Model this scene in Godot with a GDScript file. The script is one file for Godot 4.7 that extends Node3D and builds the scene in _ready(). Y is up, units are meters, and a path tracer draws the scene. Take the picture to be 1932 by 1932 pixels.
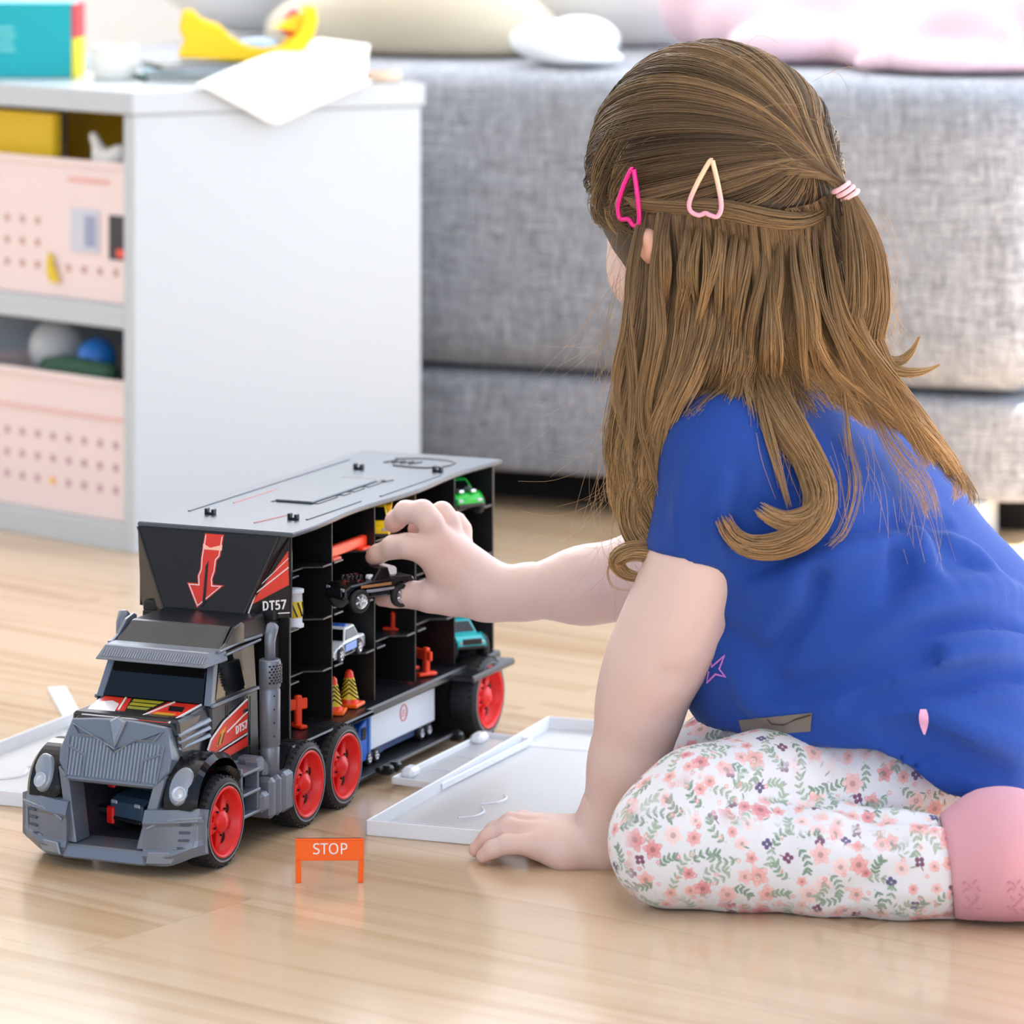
extends Node3D
# A child kneeling on a wooden floor plays with a toy transporter truck; cabinet and sofa behind.
const F := 8000.0      # lens in pixels of the 1932-pixel frame
const EYE := 0.8       # camera height
const HZ := -350.0     # row of the horizon
const FACES := [[0, 2, 6, 4], [1, 3, 7, 5], [0, 1, 5, 4], [2, 3, 7, 6], [0, 1, 3, 2], [4, 5, 7, 6]]
var rng := RandomNumberGenerator.new()
var M := {}

# ---------------------------------------------------------------- helpers
func at(x: float, y: float, d: float) -> Vector3:
	return Vector3((x - 966.0) * d / F, EYE - (y - HZ) * d / F, -d)

func mat(c: Color, rough := 0.5, metal := 0.0, spec := 0.5) -> StandardMaterial3D:
	var m := StandardMaterial3D.new()
	m.albedo_color = c
	m.roughness = rough
	m.metallic = metal
	m.metallic_specular = spec
	return m

func c8(r: int, g: int, b: int) -> Color:
	return Color8(r, g, b)

func begin(smooth := false) -> SurfaceTool:
	var s := SurfaceTool.new()
	s.begin(Mesh.PRIMITIVE_TRIANGLES)
	s.set_smooth_group(0 if smooth else -1)
	return s

func done(s: SurfaceTool) -> ArrayMesh:
	s.generate_normals()
	return s.commit()

func part(called: String, s, m: Material, parent: Node = self, label := "") -> MeshInstance3D:
	var o := MeshInstance3D.new()
	o.name = called
	o.mesh = done(s) if s is SurfaceTool else s
	o.material_override = m
	parent.add_child(o, true)
	named(o)
	if label:
		o.set_meta("label", label)
	return o

# Godot numbers a repeat «leg2»; write it as leg_001
var used := {}
func named(o: Node) -> void:
	var r := RegEx.create_from_string("^(.*?[a-z_])(\\d+)$").search(o.name)
	if r:
		var stem := r.get_string(1).rstrip("_")
		var key := str(o.get_parent().get_instance_id()) + stem
		var n: int = used.get(key, 0)
		while true:
			n += 1
			if not o.get_parent().has_node("%s_%03d" % [stem, n]):
				break
		used[key] = n
		o.name = "%s_%03d" % [stem, n]

func tag(o: Node, label: String, category: String, group := "", kind := "") -> Node:
	if label: o.set_meta("label", label)
	if category: o.set_meta("category", category)
	if group: o.set_meta("group", group)
	if kind: o.set_meta("kind", kind)
	return o

func thing(called: String, label: String, category: String, xf := Transform3D(), group := "") -> Node3D:
	var o := Node3D.new()
	o.name = called
	add_child(o, true)
	named(o)
	o.transform = xf
	tag(o, label, category, group)
	return o

func turned(p: Vector3, yaw: float) -> Transform3D:
	return Transform3D(Basis(Vector3.UP, yaw), p)

func quad(s: SurfaceTool, a, b, c, d) -> void:   # counter-clockwise from outside
	for v in [a, c, b, a, d, c]: s.add_vertex(v)

func oquad(s: SurfaceTool, a, b, c, d, mid: Vector3) -> void:
	if ((b - a).cross(c - a) + (c - a).cross(d - a)).dot((a + b + c + d) / 4.0 - mid) >= 0.0:
		quad(s, a, b, c, d)
	else:
		quad(s, d, c, b, a)

func otri(s: SurfaceTool, a, b, c, mid: Vector3) -> void:
	var out: bool = (b - a).cross(c - a).dot((a + b + c) / 3.0 - mid) >= 0.0
	for v in ([a, c, b] if out else [a, b, c]): s.add_vertex(v)

# eight corners, index = x + 2y + 4z; edges chamfered by b
func hexa(s: SurfaceTool, p: Array, b := 0.001) -> void:
	var mid := Vector3()
	for v in p: mid += v / 8.0
	var ins := {}
	for f in 6:
		for i in 4:
			var v: int = FACES[f][i]
			var e1: Vector3 = p[FACES[f][(i + 1) % 4]] - p[v]
			var e2: Vector3 = p[FACES[f][(i + 3) % 4]] - p[v]
			ins[f * 8 + v] = p[v] + e1.normalized() * minf(b, e1.length() * 0.45) + e2.normalized() * minf(b, e2.length() * 0.45)
	for f in 6:
		var q: Array = FACES[f].map(func(v): return ins[f * 8 + v])
		oquad(s, q[0], q[1], q[2], q[3], mid)
	if b <= 0.0: return
	for f in 6:
		for g in range(f + 1, 6):
			var common: Array = FACES[f].filter(func(v): return v in FACES[g])
			if common.size() == 2:
				oquad(s, ins[f * 8 + common[0]], ins[f * 8 + common[1]], ins[g * 8 + common[1]], ins[g * 8 + common[0]], mid)
	for v in 8:
		var fs: Array = range(6).filter(func(f): return v in FACES[f])
		otri(s, ins[fs[0] * 8 + v], ins[fs[1] * 8 + v], ins[fs[2] * 8 + v], mid)

func bx(s: SurfaceTool, c: Vector3, size: Vector3, b := 0.001, basis := Basis()) -> void:
	var p := []
	for i in 8:
		p.append(c + basis * (Vector3(i & 1, (i >> 1) & 1, i >> 2) * size - size * 0.5))
	hexa(s, p, b)

func taper(s: SurfaceTool, x0, x1, y0, y1, z0, z1, X0, X1, Z0, Z1, b := 0.001) -> void:   # a box whose top differs from its bottom
	hexa(s, [Vector3(x0, y0, z0), Vector3(x1, y0, z0), Vector3(X0, y1, Z0), Vector3(X1, y1, Z0), Vector3(x0, y0, z1), Vector3(x1, y0, z1), Vector3(X0, y1, Z1), Vector3(X1, y1, Z1)], b)

func inset(poly: PackedVector2Array, b: float) -> PackedVector2Array:
	var o := PackedVector2Array()
	var n := poly.size()
	for i in n:
		var e1 := (poly[i] - poly[(i + n - 1) % n]).normalized()
		var e2 := (poly[(i + 1) % n] - poly[i]).normalized()
		var n1 := Vector2(-e1.y, e1.x)
		var n2 := Vector2(-e2.y, e2.x)
		o.append(poly[i] + (n1 + n2) * b / maxf(1.0 + n1.dot(n2), 0.3))
	return o

# a polygon in the xy plane, drawn out from z0 to z1 and placed by xf
func extr(s: SurfaceTool, pts, z0: float, z1: float, xf := Transform3D(), b := 0.0) -> void:
	var poly := PackedVector2Array(pts)
	if Geometry2D.is_polygon_clockwise(poly): poly.reverse()
	var cap := inset(poly, b) if b > 0.0 else poly
	var tris := Geometry2D.triangulate_polygon(cap)
	for i in range(0, tris.size(), 3):
		var a := cap[tris[i]]
		var c := cap[tris[i + 1]]
		var e := cap[tris[i + 2]]
		if (c - a).cross(e - a) < 0.0:
			var k := c
			c = e
			e = k
		for v in [a, e, c]: s.add_vertex(xf * Vector3(v.x, v.y, z1))
		for v in [a, c, e]: s.add_vertex(xf * Vector3(v.x, v.y, z0))
	var n := poly.size()
	var rings := [[cap, z0], [poly, z0 + b], [poly, z1 - b], [cap, z1]] if b > 0.0 else [[poly, z0], [poly, z1]]
	for k in rings.size() - 1:
		for i in n:
			var j := (i + 1) % n
			var A: PackedVector2Array = rings[k][0]
			var B: PackedVector2Array = rings[k + 1][0]
			quad(s, xf * Vector3(A[i].x, A[i].y, rings[k][1]), xf * Vector3(A[j].x, A[j].y, rings[k][1]), xf * Vector3(B[j].x, B[j].y, rings[k + 1][1]), xf * Vector3(B[i].x, B[i].y, rings[k + 1][1]))

func rings(s: SurfaceTool, r: Array, caps := true) -> void:   # rings of points, counter-clockwise seen from the last ring
	for k in r.size() - 1:
		var n: int = r[k].size()
		for i in n:
			var j := (i + 1) % n
			quad(s, r[k][i], r[k][j], r[k + 1][j], r[k + 1][i])
	if caps:
		for e in [0, r.size() - 1]:
			var c := Vector3()
			for v in r[e]: c += v / r[e].size()
			for i in r[e].size():
				var j: int = (i + 1) % r[e].size()
				for v in ([c, r[e][i], r[e][j]] if e == 0 else [c, r[e][j], r[e][i]]): s.add_vertex(v)

func tube(s: SurfaceTool, pts: Array, radii: Array, n := 8, caps := true, flat := 1.0) -> void:
	var t: Vector3 = (pts[1] - pts[0]).normalized()
	var u := t.cross(Vector3.UP if absf(t.y) < 0.9 else Vector3.RIGHT).normalized()
	var all := []
	for k in pts.size():
		var a: Vector3 = pts[maxi(k - 1, 0)]
		var b: Vector3 = pts[mini(k + 1, pts.size() - 1)]
		t = (b - a).normalized()
		u = (u - t * u.dot(t)).normalized()
		var v := t.cross(u)
		var ring := []
		var r: float = radii[mini(k, radii.size() - 1)]
		for i in n:
			var w := TAU * i / n
			ring.append(pts[k] + (u * cos(w) + v * sin(w) * flat) * r)
		all.append(ring)
	rings(s, all, caps)

func lathe(s: SurfaceTool, prof: Array, n: int, xf := Transform3D(), caps := true) -> void:   # (radius, height) pairs, upwards, about y
	var all := []
	for p in prof:
		var ring := []
		for i in n:
			var w := -TAU * i / n
			ring.append(xf * Vector3(p[0] * cos(w), p[1], p[0] * sin(w)))
		all.append(ring)
	rings(s, all, caps)

func spline(p: Array, n: int) -> Array:
	var o := []
	for i in n:
		var t := float(i) / (n - 1) * (p.size() - 1)
		var k := mini(int(t), p.size() - 2)
		o.append(p[k].cubic_interpolate(p[k + 1], p[maxi(k - 1, 0)], p[mini(k + 2, p.size() - 1)], t - k))
	return o

func lettering(text: String, height: float, depth := 0.0006, bold := true) -> TextMesh:
	var t := TextMesh.new()
	var f := SystemFont.new()
	f.font_names = PackedStringArray(["Droid Sans"])
	f.font_weight = 700 if bold else 400
	t.font = f
	t.text = text
	t.font_size = 64
	t.pixel_size = height / 46.0
	t.depth = depth
	t.curve_step = 2.0
	return t

func noise_tex(freq: float, a: Color, b: Color, size := 512, seed_ := 1, octaves := 4, normal := false, bump := 4.0, stretch := Vector2.ZERO) -> Texture2D:
	var n := FastNoiseLite.new()
	n.seed = seed_
	n.frequency = freq
	n.noise_type = FastNoiseLite.TYPE_SIMPLEX_SMOOTH
	n.fractal_octaves = octaves
	var t := NoiseTexture2D.new()
	t.width = size
	t.height = size
	t.seamless = true
	t.noise = n
	if normal:
		t.as_normal_map = true
		t.bump_strength = bump
	else:
		var g := Gradient.new()
		g.set_color(0, a)
		g.set_color(1, b)
		t.color_ramp = g
	return t

# ---------------------------------------------------------------- distance fields, meshed as surface nets
class Field:
	var o: Vector3
	var c: float
	var n: Vector3i
	var f: PackedFloat32Array
	func _init(lo: Vector3, hi: Vector3, cell: float) -> void:
		o = lo
		c = cell
		n = Vector3i(((hi - lo) / cell).ceil()) + Vector3i.ONE
		f.resize(n.x * n.y * n.z)
		f.fill(1.0)
	func span(lo: Vector3, hi: Vector3) -> Array:
		var a := Vector3i(((lo - o) / c).floor()).clamp(Vector3i.ZERO, n - Vector3i.ONE)
		var b := Vector3i(((hi - o) / c).ceil()).clamp(Vector3i.ZERO, n - Vector3i.ONE)
		return [a, b]
	# smooth union with a tapered capsule; sub = smooth subtraction; cut = optional plane (normal, point) that ends it
	func bone(a: Vector3, b: Vector3, ra: float, rb: float, k := 0.02, sub := false, cut := []) -> void:
		var m := maxf(ra, rb) + k + 2.5 * c
		var e := Vector3(m, m, m)
		var r := span(a.min(b) - e, a.max(b) + e)
		var lo: Vector3i = r[0]
		var hi: Vector3i = r[1]
		var ba := b - a
		var inv := 1.0 / maxf(ba.length_squared(), 1e-12)
		var dr := rb - ra
		var cn: Vector3 = cut[0] if cut else Vector3()
		var cp: Vector3 = cut[1] if cut else Vector3()
		for z in range(lo.z, hi.z + 1):
			for y in range(lo.y, hi.y + 1):
				var i := (z * n.y + y) * n.x + lo.x
				for x in range(lo.x, hi.x + 1):
					var p := o + Vector3(x, y, z) * c
					var t := clampf((p - a).dot(ba) * inv, 0.0, 1.0)
					var d := p.distance_to(a + ba * t) - ra - dr * t
					if cut: d = maxf(d, (p - cp).dot(cn))
					if sub:
						var g := f[i]
						var h := maxf(k - absf(g + d), 0.0) / k
						f[i] = maxf(g, -d) + h * h * k * 0.25
					else:
						var g := f[i]
						var h := maxf(k - absf(g - d), 0.0) / k
						f[i] = minf(g, d) - h * h * k * 0.25
					i += 1
	func ball(m: Transform3D, rad: Vector3, k := 0.02, sub := false) -> void:   # an ellipsoid
		var e := Vector3.ONE * (maxf(rad.x, maxf(rad.y, rad.z)) + k + 2.5 * c)
		var r := span(m.origin - e, m.origin + e)
		var lo: Vector3i = r[0]
		var hi: Vector3i = r[1]
		var im := m.affine_inverse()
		for z in range(lo.z, hi.z + 1):
			for y in range(lo.y, hi.y + 1):
				var i := (z * n.y + y) * n.x + lo.x
				for x in range(lo.x, hi.x + 1):
					var q := im * (o + Vector3(x, y, z) * c)
					var k0 := (q / rad).length()
					var k1 := (q / (rad * rad)).length()
					var d := k0 * (k0 - 1.0) / maxf(k1, 1e-6)
					var g := f[i]
					if sub:
						var h := maxf(k - absf(g + d), 0.0) / k
						f[i] = maxf(g, -d) + h * h * k * 0.25
					else:
						var h := maxf(k - absf(g - d), 0.0) / k
						f[i] = minf(g, d) - h * h * k * 0.25
					i += 1
	func cut(nrm: Vector3, p0: Vector3) -> void:   # keep what lies behind the plane
		var i := 0
		for z in n.z:
			for y in n.y:
				for x in n.x:
					f[i] = maxf(f[i], (o + Vector3(x, y, z) * c - p0).dot(nrm))
					i += 1
	func value(p: Vector3) -> float:
		var q := (p - o) / c
		var b := Vector3i(q.floor())
		if b.x < 0 or b.y < 0 or b.z < 0 or b.x >= n.x - 1 or b.y >= n.y - 1 or b.z >= n.z - 1: return 1.0
		var w := q - Vector3(b)
		var i := (b.z * n.y + b.y) * n.x + b.x
		var j := i + n.x * n.y
		var v0 := lerpf(lerpf(f[i], f[i + 1], w.x), lerpf(f[i + n.x], f[i + n.x + 1], w.x), w.y)
		var v1 := lerpf(lerpf(f[j], f[j + 1], w.x), lerpf(f[j + n.x], f[j + n.x + 1], w.x), w.y)
		return lerpf(v0, v1, w.z)
	# first point on the surface along a ray
	func hit(from: Vector3, dir: Vector3, far := 1.2) -> Vector3:
		var t := 0.0
		while t < far:
			var v := value(from + dir * t)
			if v < 0.0:
				var a := t - c
				var b := t
				for k in 12:
					var m := (a + b) * 0.5
					if value(from + dir * m) < 0.0: b = m
					else: a = m
				return from + dir * b
			t += c * 0.7
		return Vector3.INF
	func mesh(v: PackedVector3Array, nn: PackedVector3Array, ix: PackedInt32Array) -> void:
		var id := PackedInt32Array()
		id.resize(f.size())
		id.fill(-1)
		var first := v.size()
		var sx := 1
		var sy := n.x
		var sz := n.x * n.y
		var off := [0, sx, sy, sx + sy, sz, sz + sx, sz + sy, sz + sx + sy]
		var edges := [[0, 1], [2, 3], [4, 5], [6, 7], [0, 2], [1, 3], [4, 6], [5, 7], [0, 4], [1, 5], [2, 6], [3, 7]]
		for z in n.z - 1:
			for y in n.y - 1:
				var i := (z * n.y + y) * n.x
				for x in n.x - 1:
					var f0 := f[i]
					if absf(f0) < c * 2.0:
						var neg := 0
						var val := []
						for k in 8:
							var g := f[i + off[k]]
							val.append(g)
							if g < 0.0: neg += 1
						if neg > 0 and neg < 8:
							var sum := Vector3()
							var cnt := 0
							for e in edges:
								var a: float = val[e[0]]
								var b: float = val[e[1]]
								if (a < 0.0) != (b < 0.0):
									var t := a / (a - b)
									var pa := Vector3(e[0] & 1, (e[0] >> 1) & 1, e[0] >> 2)
									var pb := Vector3(e[1] & 1, (e[1] >> 1) & 1, e[1] >> 2)
									sum += pa.lerp(pb, t)
									cnt += 1
							id[i] = v.size()
							v.append(o + (Vector3(x, y, z) + sum / cnt) * c)
							nn.append(Vector3())
					i += 1
		for z in range(1, n.z - 1):
			for y in range(1, n.y - 1):
				var i := (z * n.y + y) * n.x + 1
				for x in range(1, n.x - 1):
					if id[i] >= 0 or id[i - sx] >= 0 or id[i - sy] >= 0 or id[i - sz] >= 0:
						var inside := f[i] < 0.0
						for ax in 3:
							var st: int = [sx, sy, sz][ax]
							if inside != (f[i + st] < 0.0):
								var p: int = [sy, sz, sx][ax]
								var q: int = [sz, sx, sy][ax]
								var a := id[i - p - q]
								var b := id[i - q]
								var d := id[i]
								var e := id[i - p]
								if a < 0 or b < 0 or d < 0 or e < 0: continue
								if not inside:
									var k := b
									b = e
									e = k
								ix.append_array(PackedInt32Array([a, d, b, a, e, d]))
								var nr := (v[d] - v[a]).cross(v[e] - v[b]) * (-1.0 if not inside else 1.0)
								# outward: from inside to outside along the axis
								var w := Vector3(1 if ax == 0 else 0, 1 if ax == 1 else 0, 1 if ax == 2 else 0) * (1.0 if inside else -1.0)
								if nr.dot(w) < 0.0: nr = -nr
								for k in [a, b, d, e]: nn[k] += nr
					i += 1
		for k in range(first, v.size()): nn[k] = nn[k].normalized()

func fleshed(fields: Array, color = null) -> ArrayMesh:
	var v := PackedVector3Array()
	var n := PackedVector3Array()
	var ix := PackedInt32Array()
	for f in fields: f.mesh(v, n, ix)
	var a := []
	a.resize(Mesh.ARRAY_MAX)
	a[Mesh.ARRAY_VERTEX] = v
	a[Mesh.ARRAY_NORMAL] = n
	a[Mesh.ARRAY_INDEX] = ix
	if color != null:
		var cs := PackedColorArray()
		cs.resize(v.size())
		for i in v.size(): cs[i] = color.call(v[i], n[i])
		a[Mesh.ARRAY_COLOR] = cs
	var m := ArrayMesh.new()
	m.add_surface_from_arrays(Mesh.PRIMITIVE_TRIANGLES, a)
	return m

# ---------------------------------------------------------------- the place
func _ready() -> void:
	rng.seed = 7
	view_and_light()
	materials()
	room()
	cabinet()
	sofa()
	cabinet_things()
	truck()
	toys()
	lids()
	child_figure()

func view_and_light() -> void:
	var cam = Camera3D.new()
	cam.name = "camera"
	add_child(cam)
	var at_ = CameraAttributesPhysical.new()
	at_.frustum_focal_length = 100.0
	at_.frustum_near = 0.1
	at_.frustum_far = 60.0
	at_.frustum_focus_distance = 3.27
	at_.exposure_aperture = 100.0 / 19.5
	at_.exposure_shutter_speed = 100.0
	at_.exposure_sensitivity = 100.0
	cam.attributes = at_
	cam.position = Vector3(0, EYE, 0)
	cam.projection = Camera3D.PROJECTION_FRUSTUM
	cam.near = 0.1
	cam.far = 60.0
	cam.size = 1932.0 / F * cam.near
	cam.frustum_offset = Vector2(0, -1316.0 / F * cam.near)
	cam.current = true
	var env = Environment.new()
	env.background_mode = Environment.BG_SKY
	var sky = Sky.new()
	var sm = ProceduralSkyMaterial.new()
	sm.sky_top_color = c8(150, 185, 230)
	sm.sky_horizon_color = c8(225, 232, 240)
	sm.ground_bottom_color = c8(150, 150, 140)
	sm.ground_horizon_color = c8(200, 200, 195)
	sm.sky_energy_multiplier = 1.2
	sm.sun_angle_max = 1.0
	sky.sky_material = sm
	env.sky = sky
	env.tonemap_mode = Environment.TONE_MAPPER_LINEAR
	env.tonemap_exposure = 0.93
	env.sdfgi_enabled = true
	env.ssao_enabled = true
	env.ssil_enabled = true
	var we = WorldEnvironment.new()
	we.name = "surroundings"
	we.environment = env
	add_child(we)
	# daylight through the glazed openings: each a light as large as its opening, just inside it
	daylight("window_light_garden", Vector3(0.99, 1.25, -4.5), Vector2(3.2, 2.2), Vector3(-1, 0, 0), 5.4, c8(244, 248, 255))
	daylight("window_light_street", Vector3(-0.6, 1.25, 1.36), Vector2(3.0, 2.2), Vector3(0, 0, -1), 5.5, c8(242, 246, 255))
	daylight("window_light_sofa", Vector3(-0.4, 1.8, -6.27), Vector2(2.6, 1.2), Vector3(0, 0, 1), 9.0, c8(244, 248, 255))
	# the sun stands high outside the glazed right side and only grazes the floor by it
	var sun = DirectionalLight3D.new()
	sun.name = "sun"
	sun.light_energy = 9.0
	sun.light_color = c8(252, 250, 250)
	sun.light_angular_distance = 0.6
	sun.shadow_enabled = true
	add_child(sun)
	sun.look_at_from_position(Vector3(0, 3, 0), Vector3(0, 3, 0) - Vector3(sin(deg_to_rad(18.0)), cos(deg_to_rad(18.0)), -0.03))

func daylight(called: String, p: Vector3, size: Vector2, dir: Vector3, energy: float, c: Color) -> void:
	var l = AreaLight3D.new()
	l.name = called
	l.area_size = size
	l.light_energy = energy
	l.light_color = c
	l.shadow_enabled = true
	l.area_range = 20.0
	l.area_attenuation = 2.0
	add_child(l)
	l.look_at_from_position(p, p + dir)

func materials() -> void:
	M.white = mat(c8(194, 201, 207), 0.3)
	M.wall = mat(c8(240, 240, 238), 0.9)
	M.black = mat(c8(22, 22, 24), 0.35)
	M.shelfblack = mat(c8(13, 13, 15), 0.45)
	M.gloss = mat(c8(24, 23, 25), 0.14, 0.0, 0.4)
	M.satin = mat(c8(30, 31, 34), 0.3)
	M.graphite = mat(c8(44, 46, 51), 0.25, 0.2)
	M.silver = mat(c8(116, 123, 134), 0.32, 0.3)
	M.silver2 = mat(c8(138, 146, 157), 0.3, 0.3)
	M.lens = mat(c8(185, 190, 198), 0.15, 0.3)
	M.glass = mat(c8(12, 15, 16), 0.06, 0.0, 0.4)
	M.tyre = mat(c8(24, 24, 26), 0.6)
	M.red = mat(c8(228, 28, 26), 0.4)
	M.redprint = mat(c8(226, 52, 34), 0.35)
	M.whiteprint = mat(c8(240, 236, 234), 0.4)
	M.yellow = mat(c8(226, 196, 30), 0.4)
	M.orange = mat(c8(255, 100, 8), 0.35)
	M.orangered = mat(c8(240, 62, 22), 0.35)
	M.chrome = mat(c8(215, 218, 222), 0.2, 0.8)
	M.pink = mat(c8(238, 219, 217), 0.5)
	M.bluewhite = mat(c8(222, 228, 236), 0.4)
	M.topgrey = mat(c8(82, 88, 96), 0.3, 0.0, 0.4)
	M.whitepaint = mat(c8(236, 240, 244), 0.25)
	M.wood = mat(Color.WHITE, 0.17, 0.0, 0.55)
	M.wood.albedo_texture = wood_texture()
	M.sofa = mat(Color.WHITE, 0.95)
	M.sofa.albedo_texture = fabric_texture()
	M.sofa.uv1_triplanar = true
	M.sofa.uv1_scale = Vector3(2.6, 2.6, 2.6)
	M.sofa.rim_enabled = true
	M.sofa.rim = 0.3

# a laminate board: long soft grain, darker heart streaks, a few knots
func wood_texture() -> ImageTexture:
	var w = 1024
	var h = 1024
	var im = Image.create(w, h, false, Image.FORMAT_RGB8)
	var a = FastNoiseLite.new()
	a.seed = 3
	a.frequency = 0.006
	a.fractal_octaves = 3
	var b = FastNoiseLite.new()
	b.seed = 11
	b.frequency = 0.03
	b.fractal_octaves = 3
	var c = FastNoiseLite.new()
	c.seed = 21
	c.frequency = 0.0035
	c.fractal_octaves = 2
	var pale = Vector3(0.83, 0.725, 0.595)
	var mid = Vector3(0.755, 0.63, 0.485)
	var dark = Vector3(0.63, 0.495, 0.355)
	for y in h:
		for x in w:
			var u = float(x)
			var v = float(y)
			var warp = c.get_noise_2d(u * 0.35, v) * 60.0
			var g = a.get_noise_2d(u * 0.11, (v + warp) * 2.2) * 0.5 + 0.5
			var fine = b.get_noise_2d(u * 0.05, v * 4.0) * 0.5 + 0.5
			var big = c.get_noise_2d(u * 0.3 + 500.0, v * 0.9) * 0.5 + 0.5
			var ring = sin((v + warp * 1.5 + g * 30.0) * 0.11) * 0.5 + 0.5
			var t = clampf(g * 0.62 + fine * 0.17 + big * 0.45 + ring * 0.13 - 0.26, 0.0, 1.0)
			var k = pale.lerp(mid, smoothstep(0.35, 0.75, t)).lerp(dark, smoothstep(0.66, 1.0, t) * 0.65)
			im.set_pixel(x, y, Color(k.x, k.y, k.z))
	return ImageTexture.create_from_image(im)

# melange upholstery: short light and dark threads both ways
func fabric_texture() -> ImageTexture:
	var w = 512
	var im = Image.create(w, w, false, Image.FORMAT_RGB8)
	im.fill(Color(0.555, 0.575, 0.61))
	var r = RandomNumberGenerator.new()
	r.seed = 5
	for i in 9000:
		var g = r.randf_range(0.38, 0.76)
		var col = Color(g * 0.985, g * 1.0, g * 1.04)
		var l = r.randi_range(6, 42)
		var p = Vector2i(r.randi_range(0, w - 1), r.randi_range(0, w - 1))
		if i % 2: im.fill_rect(Rect2i(p.x, p.y, l, r.randi_range(1, 2)), col)
		else: im.fill_rect(Rect2i(p.x, p.y, r.randi_range(1, 2), l), col)
	return ImageTexture.create_from_image(im)

func slab(called: String, lo: Vector3, hi: Vector3, m: Material) -> MeshInstance3D:
	var s = begin()
	bx(s, (lo + hi) * 0.5, hi - lo, 0.0)
	var o = part(called, s, m)
	o.set_meta("kind", "structure")
	return o

func room() -> void:
	var x0 = -2.3
	var x1 = 1.02
	var z0 = -6.3
	var z1 = 1.4
	var top = 2.5
	# floor: laminate boards laid at a slant to the view, each a part with a hairline joint
	var fl = slab("floor", Vector3(x0 - 0.2, -0.16, z0 - 0.2), Vector3(x1 + 0.2, -0.008, z1 + 0.2), mat(c8(120, 95, 70), 0.8))
	var dir = Vector2(0.79, 0.613)      # along the boards, in x and z
	var across = Vector2(-0.613, 0.79)
	var room_poly = PackedVector2Array([Vector2(x0, z0), Vector2(x1, z0), Vector2(x1, z1), Vector2(x0, z1)])
	var bw = 0.192
	var bl = 1.28
	for i in range(-30, 30):
		var shift = fposmod(i * 0.437, bl)
		for j in range(-8, 8):
			var mid = Vector2(-0.2, -3.5) + across * (i * bw) + dir * (j * bl + shift)
			var board = PackedVector2Array()
			for q in [[-1, -1], [1, -1], [1, 1], [-1, 1]]:
				board.append(mid + dir * q[0] * (bl * 0.5 - 0.00015) + across * q[1] * (bw * 0.5 - 0.00015))
			var got = Geometry2D.intersect_polygons(board, room_poly)
			if got.is_empty(): continue
			var poly: PackedVector2Array = got[0]
			if Geometry2D.is_polygon_clockwise(poly): poly.reverse()
			var off = Vector2(rng.randf(), rng.randf())
			var flip = -1.0 if rng.randf() < 0.5 else 1.0
			var s = begin()
			var uv = func(p: Vector2) -> Vector2:
				var e = p - mid
				return off + Vector2(e.dot(dir) / 1.28 * 0.8 * flip, e.dot(across) / 0.192 * 0.42)
			for k in range(1, poly.size() - 1):
				for v in [poly[0], poly[k], poly[k + 1]]:
					s.set_uv(uv.call(v))
					s.add_vertex(Vector3(v.x, 0, v.y))
			for k in poly.size():
				var a = poly[k]
				var b = poly[(k + 1) % poly.size()]
				s.set_uv(uv.call(a))
				quad(s, Vector3(b.x, -0.008, b.y), Vector3(a.x, -0.008, a.y), Vector3(a.x, 0, a.y), Vector3(b.x, 0, b.y))
			part("plank", s, M.wood, fl)
	slab("ceiling", Vector3(x0 - 0.2, top, z0 - 0.2), Vector3(x1 + 0.2, top + 0.15, z1 + 0.2), M.wall)
	holed("wall_left", "window_4", Vector3(x0 - 0.2, 0, z0 - 0.2), Vector3(x0, top, z1 + 0.2), 2, -3.2, 1.2, 0.06, 2.44)
	holed("wall_right", "window_1", Vector3(x1, 0, z0 - 0.2), Vector3(x1 + 0.2, top, z1 + 0.2), 2, -6.1, 1.25, 0.06, 2.44)
	holed("wall_back", "window_2", Vector3(x0, 0, z0 - 0.2), Vector3(x1, top, z0), 0, -1.9, 0.9, 1.15, 2.44)
	holed("wall_front", "window_3", Vector3(x0, 0, z1), Vector3(x1, top, z1 + 0.2), 0, -2.2, 0.95, 0.06, 2.44)
	for w in [["baseboard_left", Vector3(x0, 0, z0), Vector3(x0 + 0.015, 0.08, z1)], ["baseboard_back", Vector3(x0 + 0.02, 0, z0), Vector3(x1, 0.08, z0 + 0.015)]]:
		slab(w[0], w[1], w[2], M.white)

# a wall with one opening, and the glazed window that fills it
func holed(called: String, win: String, lo: Vector3, hi: Vector3, ax: int, a: float, b: float, y0: float, y1: float) -> void:
	var s = begin()
	var cells = [[lo[ax], a, lo.y, hi.y], [b, hi[ax], lo.y, hi.y], [a, b, lo.y, y0], [a, b, y1, hi.y]]
	for c in cells:
		var p = lo
		var q = hi
		p[ax] = c[0]
		q[ax] = c[1]
		p.y = c[2]
		q.y = c[3]
		bx(s, (p + q) * 0.5, q - p, 0.0)
	part(called, s, M.wall).set_meta("kind", "structure")
	var t = begin()
	var m = (lo + hi) * 0.5
	for k in 3:
		var c = m
		c[ax] = lerpf(a, b, k * 0.5)
		c.y = (y0 + y1) * 0.5
		var z = Vector3(0.06, y1 - y0, 0.06)
		bx(t, c, z, 0.004)
	for y in [y0 + 0.03, y1 - 0.03]:
		var c = m
		c[ax] = (a + b) * 0.5
		c.y = y
		var z = Vector3(0.06, 0.06, 0.06)
		z[ax] = b - a
		bx(t, c, z, 0.004)
	var w = part(win, t, M.white)
	w.set_meta("kind", "structure")

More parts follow.
